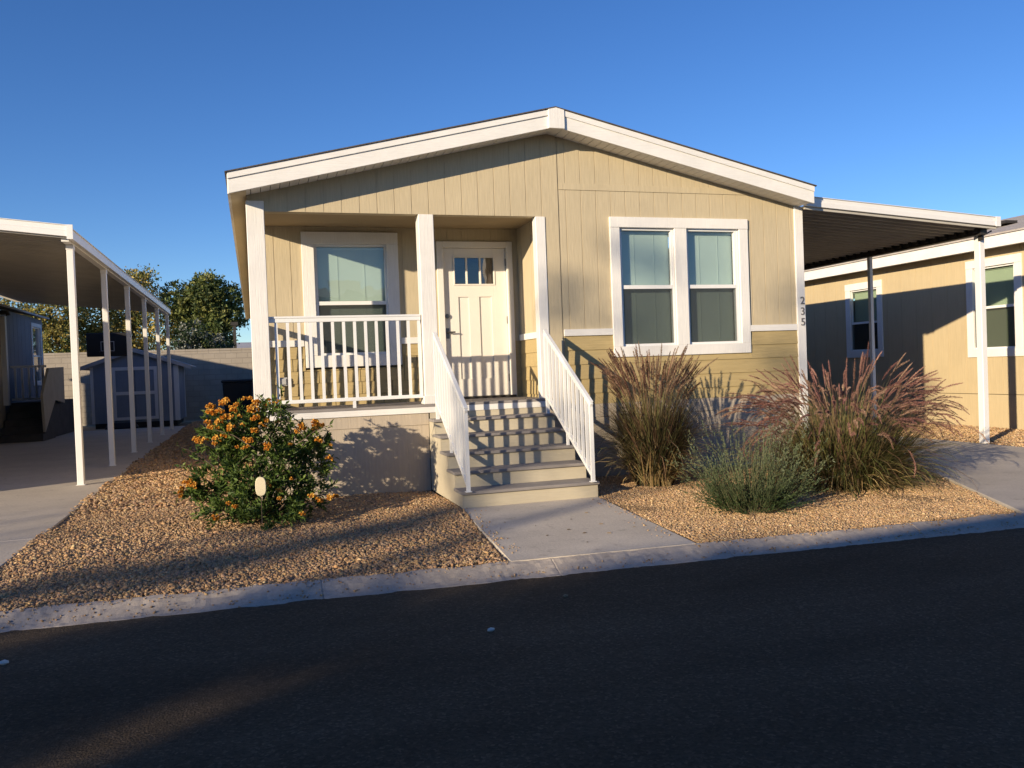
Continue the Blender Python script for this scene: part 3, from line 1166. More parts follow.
mb.box(2.525, 2.568, DY0 - .014, DY0 - .001, 1.86, 2.00)
mb.tube([(2.546, DY0 - .014, 1.945), (2.546, DY0 - .055, 1.945)], 0.012, 8)
mb.tube([(2.540, DY0 - .055, 1.945), (2.640, DY0 - .055, 1.945)], 0.011, 8)
mb.build('door_handle', NICKEL, door)
mb = MB()
mb.tube([(2.546, DY0 - .001, 2.165), (2.546, DY0 - .028, 2.165)], 0.031, 14)
mb.build('deadbolt', NICKEL, door)
for zz in (1.25, 2.05, 2.85):
    mb = MB()
    mb.box(3.395, 3.415, DY0 - .012, DY0 - .001, zz, zz + .1)
    mb.build('hinge', NICKEL, door)
mb = MB()
mb.box(2.44, 3.47, YB - .06, YB + .08, 1.028, 1.058)
mb.build('door_sill', DARKM, house, bevel=0.004)

# outlet covers and doorbell
for xo, zo, yo in ((0.36, 1.36, YB), (2.20, 1.36, YB)):
    mb = MB()
    mb.box(xo - .05, xo + .05, yo - .06, yo - .014, zo - .055, zo + .055)
    mb.box(xo - .035, xo + .035, yo - .075, yo - .060, zo - .04, zo + .04)
    mb.build('outlet_cover', GREYP, house, bevel=0.008)

# house number on the corner trim
for ch, zc in (('2', 2.207), ('3', 2.058), ('5', 1.912)):
    cu = bpy.data.curves.new('digit', 'FONT')
    cu.body = ch
    cu.size = 0.150
    cu.align_x = 'CENTER'
    cu.align_y = 'CENTER'
    cu.extrude = 0.004
    to = bpy.data.objects.new('digit', cu)
    COL.objects.link(to)
    dg = bpy.context.evaluated_depsgraph_get()
    me = bpy.data.meshes.new_from_object(to.evaluated_get(dg))
    bpy.data.objects.remove(to)
    me.materials.clear()
    me.materials.append(NUMM)
    o = bpy.data.objects.new('house_number', me)
    COL.objects.link(o)
    o.parent = house
    o.rotation_euler = (math.radians(90), 0, 0)
    o.location = Vector((7.305, D - .030, zc)) - house.location

# ================================================================== PORCH STEPS
SX0, SX1, RIS, TRD = 1.991, 3.494, 0.171, 0.320
steps = empty('porch_steps', ((SX0 + SX1) / 2, D - 5 * TRD, 0), 'beige porch steps with grey treads between two white handrails', 'steps')
for k in range(1, 6):
    yf = D - (6 - k) * TRD
    mb = MB()
    mb.box(SX0 - .012, SX1 + .012, yf, yf + TRD + .045 if k < 5 else D - .024, RIS * k - .032, RIS * k)
    mb.build('tread', DECKM, steps, bevel=0.004)
for k in range(1, 7):
    yf = D - (6 - k) * TRD + .028 if k < 6 else D - .003
    mb = MB()
    if k == 6:
        mb.box(SX0 + .012, SX1 - .012, D - .020, D + .02, 0.80, 0.923)
        mb.build('riser', STEPP, steps)
    else:
        mb.box(SX0 + .012, SX1 - .012, yf, yf + .018, max(RIS * (k - 1), 0.0), RIS * k - .033)
        mb.build('riser', STEPP, steps)
for xa_, xb_ in ((SX0, SX0 + .011), (SX1 - .011, SX1)):
    mb = MB()
    pts = [(xa_, D - 5 * TRD + .028, 0.0)]
    for k in range(1, 6):
        yf = D - (6 - k) * TRD + .028
        pts += [(xa_, yf, RIS * k - .033), (xa_, yf + TRD if k < 5 else D - .006, RIS * k - .033)]
    pts.append((xa_, D - .006, 0.0))
    mb.prism(pts, (xb_ - xa_, 0, 0))
    mb.build('stringer', STEPP, steps)
for x, lab in ((2.05, 'left handrail of the steps'), (3.43, 'right handrail of the steps')):
    ya_, za_, yb_, zb_ = 8.285, 1.015, 9.66, 1.845
    sl = (zb_ - za_) / (yb_ - ya_)
    mb = MB()
    mb.bar((x, ya_ - .03, za_ - .03 * sl), (x, yb_, zb_), 0.036, 0.042)
    mb.bar((x, ya_ - .03, za_ - .03 * sl + .034), (x, yb_, zb_ + .034), 0.046, 0.014)
    hr = mb.build('handrail', RAILM, steps, bevel=0.003)
    mb = MB()
    mb.bar((x, ya_ + .02, 0.255), (x, yb_, 0.255 + (yb_ - ya_ - .02) * sl), 0.035, 0.04)
    mb.build('bottom_rail', RAILM, hr)
    mb = MB()
    mb.box(x - .019, x + .019, ya_ - .019, ya_ + .019, RIS, za_)
    mb.box(x - .032, x + .032, ya_ - .032, ya_ + .032, RIS, RIS + .008)
    mb.build('rail_post', RAILM, hr)
    mb = MB()
    mb.box(x - .019, x + .019, yb_ - .03, yb_ + .008, RIS * 5, zb_)
    mb.build('rail_post', RAILM, hr)
    mb = MB()
    yy = D - 3 * TRD + .06
    mb.box(x - .014, x + .014, yy, yy + .03, RIS * 3, 0.255 + (yy - ya_) * sl)
    mb.build('rail_foot', RAILM, hr)
    nb = 10
    stp = (yb_ - ya_) / (nb + 1)
    y1_ = ya_ + stp
    mb = MB()
    zt_ = za_ + (y1_ - ya_) * sl - .02
    zb0 = 0.255 + (y1_ - ya_ - .02) * sl
    mb.hexa([(x - .015, y1_ - .015, zb0), (x + .015, y1_ - .015, zb0), (x + .015, y1_ + .015, zb0), (x - .015, y1_ + .015, zb0),
             (x - .015, y1_ - .015, zt_ - .015 * sl), (x + .015, y1_ - .015, zt_ - .015 * sl), (x + .015, y1_ + .015, zt_ + .015 * sl), (x - .015, y1_ + .015, zt_ + .015 * sl)])
    b0 = mb.build('baluster', RAILM, hr)
    for k in range(1, nb):
        copy_part(b0, hr, (0, stp * k, stp * k * sl))


# ================================================================== CARPORTS
def pan_roof(mb, xa, za, xb, zb, y0, y1, pitch=0.19, th=0.035):
    """flat pan carport deck: shallow ribs running across (X direction), stepping along Y"""
    y = y0
    while y < y1:
        y2 = min(y + pitch, y1)
        r = 0.03
        mb.hexa([(xa, y + .004, za), (xb, y + .004, zb), (xb, y2, zb), (xa, y2, za),
                 (xa, y + .004, za + .012), (xb, y + .004, zb + .012), (xb, y2, zb + .012), (xa, y2, za + .012)])
        mb.hexa([(xa, y - .022, za - .035), (xb, y - .022, zb - .035), (xb, y + .0035, zb - .035), (xa, y + .0035, za - .035),
                 (xa, y - .022, za - .001), (xb, y - .022, zb - .001), (xb, y + .0035, zb + .03), (xa, y + .0035, za + .03)])
        y = y2


# left carport
lc = empty('carport', (-2.39, 13.017, 0), 'white carport on six slim posts beside the left driveway', 'carport')
LXA, LXB = -6.28, -2.36
lz = lambda x: 3.455 + (-2.36 - x) * 0.098
mb = MB()
pan_roof(mb, LXA, lz(LXA), LXB, lz(LXB), 12.66, 26.5)
mb.build('roof_panel', PANU, lc)


def fasc(mb, a, b, h, inward):
    """two-step gutter profile from a to b (points at the bottom outer edge)"""
    a, b, iv = Vector(a), Vector(b), Vector(inward)
    for z0, z1, o in ((0.0, h * .48, 0.0), (h * .50, h * .95, 0.012), (h * .95, h, -0.004)):
        P = []
        for z in (z0, z1):
            P += [a + iv * o + Vector((0, 0, z)), b + iv * o + Vector((0, 0, z)), b + iv * .05 + Vector((0, 0, z)), a + iv * .05 + Vector((0, 0, z))]
        mb.hexa(P)


mb = MB()
fasc(mb, (LXA, 12.58, lz(LXA) - .015), (-2.30, 12.58, lz(-2.30) - .015), 0.158, (0, 1, 0))
mb.build('front_fascia', ALUW, lc)
mb = MB()
fasc(mb, (-2.28, 12.60, 3.405), (-2.28, 26.6, 3.405), 0.145, (-1, 0, 0))
mb.box(-2.345, -2.268, 12.565, 12.598, 3.40, 3.595)
mb.build('gutter', ALUW, lc)
mb = MB()
mb.box(-2.44, -2.345, 12.70, 26.5, 3.385, 3.44)
mb.build('beam', ALUW, lc)
mb = MB()
mb.box(-0.044, 0.044, -0.044, 0.044, 0.006, 3.383)
mb.box(-0.05, 0.05, -0.05, 0.05, 3.31, 3.384)
mb.box(-0.06, 0.06, -0.06, 0.06, 0.006, 0.018)
mb.v = [(a - 2.39, b + 13.017, c_) for a, b, c_ in mb.v]
p0 = mb.build('carport_post', ALUW, lc, bevel=0.006)
for k in range(1, 6):
    copy_part(p0, lc, (0, 2.714 * k, 0))

# right carport
rc = empty('carport', (10.6, 10.0, 0), 'white fascia carport between the numbered home and the right-hand neighbour', 'carport')
rz = lambda x: 3.47 - (x - 7.65) * 0.0683
mb = MB()
pan_roof(mb, 7.30, rz(7.30) - .005, 10.645, rz(10.645) - .005, 9.76, 23.0)
mb.build('roof_panel', PANU, rc)
mb = MB()
fasc(mb, (7.30, 9.70, rz(7.30)), (10.66, 9.70, rz(10.66)), 0.135, (0, 1, 0))
mb.build('front_fascia', ALUW, rc)
mb = MB()
fasc(mb, (10.68, 9.70, rz(10.66) + .0), (10.68, 23.0, rz(10.66)), 0.135, (-1, 0, 0))
mb.box(10.60, 10.685, 9.69, 9.70, rz(10.66) - .005, rz(10.66) + .14)
mb.build('gutter', ALUW, rc)
mb = MB()
mb.box(10.48, 10.60, 9.86, 22.9, 3.165, 3.255)
y = 9.9
while y < 22.8:
    mb.box(10.43, 10.47, y, y + .07, 3.20, 3.262)
    y += .19
mb.build('beam', DARKM, rc)
mb = MB()
mb.box(10.595, 10.695, 9.995, 10.105, 0.003, 3.165)
mb.build('carport_post', ALUW, rc, bevel=0.008)
mb = MB()
mb.box(10.57, 10.61, 9.93, 10.0, 3.09, 3.22)
mb.bar((10.64, 10.0, 3.16), (10.78, 9.95, 3.235), .03, .02)
mb.build('post_bracket', DARKM, rc)
mb = MB()
mb.box(10.51, 10.575, 12.26, 12.33, 0.003, 3.165)
mb.build('carport_post', ALUW, rc, bevel=0.006)

# ================================================================== RIGHT NEIGHBOUR
NX = 13.0
nb_ = empty('neighbouring_home', (16.5, 12, 0), 'tan manufactured home partly in shade beyond the right-hand carport', 'house')
nmap = lambda u, d, z: (NX + d, u, z)
# u runs along +Y but the camera sees the wall from -X
mb = MB()
grooved(mb, 10.3, 26, c(0.62), c(3.30), [(14.95, 15.87, 1.50, 2.94), (11.50, 12.48, 1.42, 3.0)], nmap, phase=0.05, sp=0.406)
mb.build('side_wall', NTAN, nb_)
mb = MB()
mb.box(NX - .006, NX + .05, 10.29, 26, -0.05, 0.61)
mb.build('skirting', NTAN, nb_)
mb = MB()
mb.poly([(NX, 10.3, 0), (20.2, 10.3, 0), (20.2, 10.3, 3.35), (16.6, 10.3, 4.25), (NX, 10.3, 3.35)])
mb.poly([(20.2, 10.3, 0), (20.2, 26, 0), (20.2, 26, 3.35), (20.2, 10.3, 3.35)])
mb.poly([(NX, 26, 0), (20.2, 26, 0), (20.2, 26, 3.35), (16.6, 26, 4.25), (NX, 26, 3.35)][::-1])
mb.build('end_wall', NTAN, nb_)
mb = MB()
mb.box(12.65, 12.69, 9.9, 26.4, 3.255, 3.46)
mb.box(12.691, NX - .001, 9.9, 26.4, 3.285, 3.30)
mb.build('eave_fascia', WHITEH, nb_)
mb = MB()
for a in ((12.62, 3.465), (20.6, 3.465)):
    mb.prism([(a[0], 9.85, a[1]), (16.6, 9.85, 4.40), (16.6, 9.85, 4.43), (a[0], 9.85, a[1] + .03)], (0, 16.6, 0))
mb.build('roof', SHINGLEG, nb_)
mb = MB()
mb.bar((14.1, 12.55, 3.90), (14.1, 13.3, 3.90), .30, .05)
mb.build('roof_vent', DARKM, nb_)
for (a, b, z0, z1, g0, g1, zm) in ((14.81, 15.96, 1.375, 3.04, 15.0, 15.80, 2.15), (11.38, 12.58, 1.305, 3.12, 11.57, 12.45, 2.22)):
    window(nb_, nmap, a, b, z0, z1, 0.15, [(g0, g1)], zm, glass=NGLASS, screen=True, slats=True, bl=0.06, blind_frac=0.0 if a < 13 else 0.5)

# ================================================================== LEFT NEIGHBOUR
ln = empty('neighbouring_home', (-9.5, 18, 0), 'shaded home with grey blue rear section and small porch behind left carport', 'house')
lmap = lambda u, d, z: (-6.3 - d, u, z)
mb = MB()
grooved(mb, 10.97, 24.95, c(0), c(3.42), [], lmap, phase=0.1, sp=0.406)
mb.poly([(-6.3, 10.97, 0), (-12.8, 10.97, 0), (-12.8, 10.97, 3.45), (-9.55, 10.97, 4.25), (-6.3, 10.97, 3.42)])
mb.poly([(-12.8, 10.97, 0), (-12.8, 29.4, 0), (-12.8, 29.4, 3.45), (-12.8, 10.97, 3.45)])
mb.build('side_wall', LBEIGE, ln)
mb = MB()
grooved(mb, 24.955, 29.4, c(0), c(3.50), [(28.05, 29.1, 1.5, 3.3)], lmap, phase=0.1, sp=0.406)
mb.poly([(-6.3, 29.4, 0), (-12.8, 29.4, 0), (-12.8, 29.4, 3.45), (-9.55, 29.4, 4.25), (-6.3, 29.4, 3.50)][::-1])
mb.build('rear_wall', BLUEH, ln)
mb = MB()
for x0, x1, za, zb in ((-6.12, -9.55, 3.53, 4.34), (-12.98, -9.55, 3.50, 4.34)):
    mb.prism([(x0, 10.7, za), (x1, 10.7, zb), (x1, 10.7, zb + .05), (x0, 10.7, za + .05)], (0, 18.9, 0))
mb.build('roof', SHEDR, ln)
window(ln, lmap, 27.95, 29.2, 1.45, 3.34, 0.12, [(28.13, 29.02)], 2.35, glass=SKYGLASS, casing_mat=SHEDW, screen=False, slats=True)
mb = MB()
mb.box(-6.30, -6.18, 24.80, 24.95, 0.95, 3.3)
mb.build('corner_trim', SHEDW, ln)
mb = MB()
mb.box(-6.30, -6.20, 24.3, 24.5, 3.28, 3.38)
mb.tube([(-6.2, 24.4, 3.36), (-6.02, 24.4, 3.36), (-6.0, 24.4, 3.28)], 0.06, 8)
mb.build('porch_light', DARKM, ln)
mb = MB()
mb.box(-6.29, -5.30, 25.5, 29.0, 0.02, 1.0)
mb.build('porch_deck', DSKIRT, ln)
mb = MB()
mb.box(-6.28, -5.42, 25.52, 25.56, 1.94, 2.0)
rl = mb.build('porch_railing', SHEDW, ln)
mb = MB()
mb.box(-6.28, -5.42, 25.52, 25.56, 1.06, 1.12)
mb.build('bottom_rail', SHEDW, rl)
b = MB()
b.box(-6.20, -6.15, 25.525, 25.555, 1.12, 1.94)
b0 = b.build('baluster', SHEDW, rl)
for k in range(1, 5):
    copy_part(b0, rl, (.165 * k, 0, 0))
mb = MB()
pp = [(24.70, 1.90), (26.50, 1.95), (26.45, 0.93), (25.30, 1.04), (24.04, 0.24), (23.92, 1.20)]
mb.prism([(-5.24, y, z) for y, z in pp][::-1], (0.06, 0, 0))
mb.build('stair_side_panel', LBEIGE, ln)
mb = MB()
for k in range(5):
    mb.box(-6.25, -5.25, 24.05 + k * .28, 24.05 + (k + 1) * .28, 0.01, .19 * (k + 1))
mb.build('porch_stair', DSKIRT, ln)

# ================================================================== SHED
shed = empty('garden_shed', (-3.77, 30.0, 0), 'blue grey shed with white trim and wide door by the block wall', 'shed')
X0, X1, Y0, Y1 = -5.10, -2.44, 30.0, 32.6
zE, zR = 2.03, 2.50
xm = (X0 + X1) / 2
mb = MB()
mb.box(X0 + .08, X1 - .08, Y0 + .05, Y1 - .05, -0.05, .12)
mb.build('skid_base', BLACK, shed)
mb = MB()
mb.prism([(X0, Y0, .12), (X1, Y0, .12), (X1, Y0, zE), (xm, Y0, zR), (X0, Y0, zE)], (0, Y1 - Y0, 0))
mb.build('wall', BLUEG, shed)
mb = MB()
for a, b in ((X0 - .42, xm), (X1 + .42, xm)):
    zs = zE - .42 * (zR - zE) / (xm - X0)
    mb.prism([(a, Y0 - .14, zs + .03), (b, Y0 - .14, zR + .03), (b, Y0 - .14, zR + .07), (a, Y0 - .14, zs + .07)], (0, Y1 - Y0 + .3, 0))
mb.build('roof', SHEDR, shed)
mb = MB()
for a, b in ((X0 - .42, xm), (X1 + .42, xm)):
    zs = zE - .42 * (zR - zE) / (xm - X0)
    mb.prism([(a, Y0 - .16, zs - .06), (b, Y0 - .16, zR - .06), (b, Y0 - .16, zR + .055), (a, Y0 - .16, zs + .055)], (0, .018, 0))
mb.build('gable_trim', SHEDR, shed)
for q in ((X0, X0 + .09, Y0 - .03, Y0 - .002), (X1 - .13, X1 + .02, Y0 - .03, Y0 + .06), (X1 + .002, X1 + .02, Y1 - .09, Y1)):
    mb = MB()
    mb.box(*q, .12, zE - .06)
    mb.build('corner_trim', SHEDW, shed)
a, b = -4.45, -3.08
mb = MB()
mb.box(a, b, Y0 - .03, Y0 - .002, .20, 1.95)
d_ = mb.build('door', BLUEG, shed)
for q in ((a, a + .10, .20, 1.95), (b - .10, b, .20, 1.95), (a + .1, b - .1, .20, .30), (a + .1, b - .1, 1.03, 1.14), (a + .1, b - .1, 1.84, 1.95)):
    mb = MB()
    mb.box(q[0], q[1], Y0 - .055, Y0 - .031, q[2], q[3])
    mb.build('door_trim', SHEDW, d_)
mb = MB()
mb.box(-3.77, -3.76, Y0 - .034, Y0 - .0301, .30, 1.84)
mb.build('door_gap', BLACK, d_)

# ================================================================== BLOCK WALL
mb = MB()
mb.box(-30, 40, 34.0, 34.2, -0.1, 2.54)
mb.box(-30, 40, 33.98, 34.22, 2.545, 2.62)
bw = mb.build('block_wall', BLOCK)
tag(bw, 'tall tan concrete block boundary wall behind the shed', 'wall')

# dark bin against the wall
binr = empty('storage_bin', (-0.57, 31.3, 0), 'dark storage bin standing near the block wall behind the home', 'bin')
mb = MB()
mb.hexa([(-1.02, 31.0, .02), (-.12, 31.0, .02), (-.12, 31.7, .02), (-1.02, 31.7, .02), (-1.08, 30.95, 1.28), (-.06, 30.95, 1.28), (-.06, 31.75, 1.28), (-1.08, 31.75, 1.28)])
mb.build('body', BLACK, binr, bevel=.03)
mb = MB()
mb.box(-1.12, -.02, 30.92, 31.8, 1.285, 1.40)
mb.build('lid', BLACK, binr, bevel=.04)

# ================================================================== BASKETBALL HOOP
hoop = empty('basketball_hoop', (-4.36, 28.55, 0), 'portable basketball hoop with black backboard under the left carport end', 'basketball hoop')
mb = MB()
mb.hexa([(-4.5, 28.3, .01), (-3.5, 28.3, .01), (-3.6, 29.2, .01), (-4.4, 29.2, .01), (-4.4, 28.4, .2), (-3.6, 28.4, .2), (-3.7, 29.1, .16), (-4.3, 29.1, .16)])
mb.build('base', BLACK, hoop, bevel=.03)
mb = MB()
mb.tube([(-4.36, 28.7, .15), (-4.36, 28.6, 1.6), (-4.36, 28.3, 2.55)], .045, 10)
mb.build('pole', BLACK, hoop)
mb = MB()
mb.box(-4.83, -3.65, 28.0, 28.05, 2.26, 2.985)
bb = mb.build('backboard', BLACK, hoop, bevel=.03)
mb = MB()
for q in ((-4.43, -4.05, 2.42, 2.44), (-4.43, -4.05, 2.70, 2.72), (-4.43, -4.41, 2.44, 2.70), (-4.07, -4.05, 2.44, 2.70)):
    mb.box(q[0], q[1], 27.992, 27.999, q[2], q[3])
mb.build('target_square', GREYP, bb)
mb = MB()
ring = [(-4.24 + .2 * math.cos(t), 27.76 + .2 * math.sin(t), 2.40) for t in np.linspace(0, 2 * math.pi, 20)]
mb.tube(ring, .012, 6, caps=False)
mb.build('rim', DARKM, hoop)


# ================================================================== PLANTS
def frames(d):
    d = d / np.linalg.norm(d, axis=-1, keepdims=True)
    r = RNG.normal(size=d.shape)
    s = np.cross(d, r)
    s /= np.linalg.norm(s, axis=-1, keepdims=True)
    return d, s, np.cross(d, s)


def leaves(P, Dv, L, W, col, fold=0.25, nrm=None):
    """diamond leaf with a mid fold: P base, Dv direction, L, W arrays; col (n,3)"""
    n = len(P)
    d, s, u = frames(Dv)
    if nrm is not None:
        s = np.cross(d, nrm)
        s /= np.linalg.norm(s, axis=1, keepdims=True) + 1e-9
        u = np.cross(s, d)
    L = L[:, None]
    W = W[:, None]
    mid = P + d * L * .45
    v = np.stack([P, mid + s * W / 2 + u * W * fold, P + d * L - u * L * .12, mid - s * W / 2 + u * W * fold], 1)
    idx = np.arange(n)[:, None] * 4
    f = np.concatenate([idx + np.array([[0, 1, 2]]), idx + np.array([[0, 2, 3]])], 0)
    return v.reshape(-1, 3), f, np.repeat(col, 4, 0)


def ribbons(base, az, th0, kap, L, w, K, cb, ct, pw_=1.5):
    """blades: base (n,3), azimuth, start angle from vertical, added angle over the length"""
    n = len(base)
    t = np.linspace(0, 1, K + 1)
    th = th0[:, None] + kap[:, None] * t[None] ** pw_
    thm = (th[:, 1:] + th[:, :-1]) / 2
    ds = (L / K)[:, None]
    hx = np.concatenate([np.zeros((n, 1)), np.cumsum(np.sin(thm) * ds, 1)], 1)
    hz = np.concatenate([np.zeros((n, 1)), np.cumsum(np.cos(thm) * ds, 1)], 1)
    ca, sa = np.cos(az)[:, None], np.sin(az)[:, None]
    C = np.stack([base[:, 0:1] + hx * ca, base[:, 1:2] + hx * sa, base[:, 2:3] + hz], -1)
    rl = RNG.uniform(-1.2, 1.2, n)
    side = np.stack([-np.sin(az) * np.cos(rl) + np.cos(az) * np.sin(rl) * .5, np.cos(az) * np.cos(rl) + np.sin(az) * np.sin(rl) * .5, np.sin(rl) * .4], -1)
    ww = w[:, None] * (1 - t[None] ** 2.2 * .92) / 2
    A = C + side[:, None] * ww[..., None]
    B = C - side[:, None] * ww[..., None]
    V = np.stack([A, B], 2).reshape(n, -1, 3)
    k = np.arange(K)
    fq = np.stack([2 * k, 2 * k + 1, 2 * k + 3, 2 * k + 2], 1)
    F_ = (fq[None] + (np.arange(n) * (2 * (K + 1)))[:, None, None]).reshape(-1, 4)
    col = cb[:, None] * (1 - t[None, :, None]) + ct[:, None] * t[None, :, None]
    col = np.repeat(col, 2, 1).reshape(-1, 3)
    tip = C[:, -1]
    tdir = C[:, -1] - C[:, -2]
    return V.reshape(-1, 3), F_, col, C, tip, tdir


def join(parts):
    Vs, Fq, Ft, Cs = [], [], [], []
    off = 0
    for V, F_, c_ in parts:
        Vs.append(V)
        Cs.append(c_)
        (Fq if F_.shape[1] == 4 else Ft).append(F_ + off)
        off += len(V)
    Fs = []
    if Fq: Fs.append(np.concatenate(Fq))
    if Ft: Fs.append(np.concatenate(Ft))
    return np.concatenate(Vs), Fs, np.concatenate(Cs)


def pick(pal, n, jit=.2):
    pal = np.array(pal)
    return pal[RNG.integers(0, len(pal), n)] * RNG.uniform(1 - jit, 1 + jit, (n, 1))


def fountain_grass(name, label, base, r, nbl, npl, Lb, Lp, spread, pspread, palb, palt, ppal, bias=(0, 0), dry=0.12, plen=.24, arch=1.2):
    root = empty(name, base, label, 'ornamental grass')
    b = np.array(base)
    rr_ = r * np.sqrt(RNG.random(nbl))
    aa = RNG.uniform(0, 2 * np.pi, nbl)
    P = np.stack([b[0] + rr_ * np.cos(aa), b[1] + rr_ * np.sin(aa), np.full(nbl, b[2] - .02)], 1)
    az = aa + RNG.normal(0, .5, nbl)
    th0 = np.abs(RNG.normal(0, spread * .55, nbl)) + rr_ / r * spread * .55
    kap = np.abs(RNG.normal(.5, .55, nbl))
    short = RNG.random(nbl) < .45
    kap[short] += RNG.uniform(.4, 1.3, short.sum())
    L = (Lb[0] + (Lb[1] - Lb[0]) * RNG.random(nbl) ** 1.25) * (1 - .25 * (th0 / 1.3))
    wd = RNG.uniform(.009, .021, nbl)
    cb, ct = pick(palb, nbl), pick(palt, nbl)
    isdry = RNG.random(nbl) < dry
    cb[isdry] = pick([(.50, .36, .16), (.42, .29, .13), (.58, .45, .22)], isdry.sum())
    ct[isdry] = cb[isdry] * 1.05
    th0[isdry] += .25
    L[isdry] *= .55
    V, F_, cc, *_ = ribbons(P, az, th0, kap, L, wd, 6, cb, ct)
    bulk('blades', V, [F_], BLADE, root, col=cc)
    # flower plumes on arching stems
    rr_ = r * .8 * np.sqrt(RNG.random(npl))
    aa = RNG.uniform(0, 2 * np.pi, npl)
    P = np.stack([b[0] + rr_ * np.cos(aa), b[1] + rr_ * np.sin(aa), np.full(npl, b[2])], 1)
    th0 = np.abs(RNG.normal(0, pspread * .5, npl)) + .08 + rr_ / r * pspread * .4
    dx, dy = np.cos(aa) * np.sin(th0) + bias[0], np.sin(aa) * np.sin(th0) + bias[1]
    az = np.arctan2(dy, dx)
    th0 = np.clip(np.hypot(dx, dy), 0, .75)
    kap = np.abs(RNG.normal(arch, arch * .4, npl)) * (0.6 + th0 * .6)
    L = RNG.uniform(Lp[0], Lp[1], npl) * (1 - .12 * th0)
    K = 14
    cst = pick([(.30, .22, .12), (.26, .25, .10), (.33, .20, .14)], npl)
    V, F_, cc, C, tip, td = ribbons(P, az, th0, kap, L, np.full(npl, .0045), K, cst, cst, 2.4)
    parts = [(V, F_, cc)]
    pc = pick(ppal, npl, .25)
    pl = plen / L * K
    NB = 230
    t = RNG.random((npl, NB)) ** .9
    pos = K - pl[:, None] * (1 - t)
    i0 = np.clip(pos.astype(int), 0, K - 1)
    fr_ = (pos - i0)[..., None]
    I = np.arange(npl)[:, None]
    Q = C[I, i0] * (1 - fr_) + C[I, i0 + 1] * fr_
    T = C[I, i0 + 1] - C[I, i0]
    T /= np.linalg.norm(T, axis=-1, keepdims=True)
    rnd = RNG.normal(size=T.shape)
    rnd -= T * (rnd * T).sum(-1, keepdims=True)
    rnd /= np.linalg.norm(rnd, axis=-1, keepdims=True)
    env = np.sin(np.pi * np.clip(t * .93 + .07, 0, 1)) ** .5
    dv = T * .75 + rnd * .75
    ln_ = (.025 * env * RNG.uniform(.6, 1.25, t.shape))[..., None]
    sd = np.cross(T, rnd)
    w2 = .0034
    v = np.stack([Q - sd * w2, Q + sd * w2, Q + dv * ln_ + sd * w2 * .3], 2).reshape(-1, 3)
    f = np.arange(len(v)).reshape(-1, 3)
    cc = np.repeat(np.repeat(pc, NB, 0) * RNG.uniform(.75, 1.25, (npl * NB, 1)), 3, 0)
    parts.append((v, f, cc))
    V, Fs, cc = join(parts)
    bulk('plumes', V, Fs, PLUME, root, col=cc)
    return root


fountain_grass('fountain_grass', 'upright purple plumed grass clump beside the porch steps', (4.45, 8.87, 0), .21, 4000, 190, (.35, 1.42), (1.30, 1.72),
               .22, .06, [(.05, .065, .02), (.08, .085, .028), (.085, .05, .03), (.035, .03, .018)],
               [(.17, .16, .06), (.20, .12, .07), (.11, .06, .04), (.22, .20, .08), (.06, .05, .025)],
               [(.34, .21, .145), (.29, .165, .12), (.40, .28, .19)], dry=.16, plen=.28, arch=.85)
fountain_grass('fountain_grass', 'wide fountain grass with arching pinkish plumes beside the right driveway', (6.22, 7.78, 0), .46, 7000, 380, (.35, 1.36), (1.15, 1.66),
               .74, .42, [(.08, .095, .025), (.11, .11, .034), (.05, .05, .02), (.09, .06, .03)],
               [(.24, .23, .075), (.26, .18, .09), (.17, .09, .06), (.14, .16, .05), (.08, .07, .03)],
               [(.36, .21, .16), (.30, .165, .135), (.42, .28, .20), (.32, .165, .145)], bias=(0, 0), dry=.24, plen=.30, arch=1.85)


# grey-green sub-shrub between the grasses
def feathery_shrub(name, label, base, n, r, Ls, spread):
    root = empty(name, base, label, 'shrub')
    b = np.array(base)
    rr_ = r * np.sqrt(RNG.random(n))
    aa = RNG.uniform(0, 2 * np.pi, n)
    P = np.stack([b[0] + rr_ * np.cos(aa), b[1] + rr_ * np.sin(aa), np.full(n, b[2])], 1)
    th0 = np.clip(np.abs(RNG.normal(0, spread * .65, n)) + rr_ / r * spread * .5, 0, 1.35)
    kap = RNG.normal(-.1, .3, n) * (th0 > .4) + RNG.normal(0, .15, n)
    L = (Ls[0] + (Ls[1] - Ls[0]) * RNG.random(n) ** 1.5) * (1 - .22 * th0)
    az = aa + RNG.normal(0, .4, n)
    cst = pick([(.16, .15, .08), (.14, .16, .08)], n)
    V, F_, cc, C, tip, td = ribbons(P, az, th0, kap, L, np.full(n, .007), 6, cst, cst)
    bulk('stems', V, [F_], BLADE, root, col=cc)
    NL = 38
    t = RNG.uniform(.12, 1, (n, NL))
    pos = t * 6
    i0 = np.clip(pos.astype(int), 0, 5)
    fr_ = (pos - i0)[..., None]
    I = np.arange(n)[:, None]
    Q = C[I, i0] * (1 - fr_) + C[I, i0 + 1] * fr_
    T = C[I, i0 + 1] - C[I, i0]
    T /= np.linalg.norm(T, axis=-1, keepdims=True)
    dv = T + RNG.normal(0, .38, T.shape)
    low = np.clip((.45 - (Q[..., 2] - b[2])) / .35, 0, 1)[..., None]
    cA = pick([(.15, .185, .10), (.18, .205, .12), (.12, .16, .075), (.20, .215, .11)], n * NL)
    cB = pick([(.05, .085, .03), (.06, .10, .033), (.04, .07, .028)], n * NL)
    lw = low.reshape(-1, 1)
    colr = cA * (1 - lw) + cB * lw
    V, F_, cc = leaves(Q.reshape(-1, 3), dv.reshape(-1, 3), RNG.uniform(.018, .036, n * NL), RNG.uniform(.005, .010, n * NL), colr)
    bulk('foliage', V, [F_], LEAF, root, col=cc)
    return root


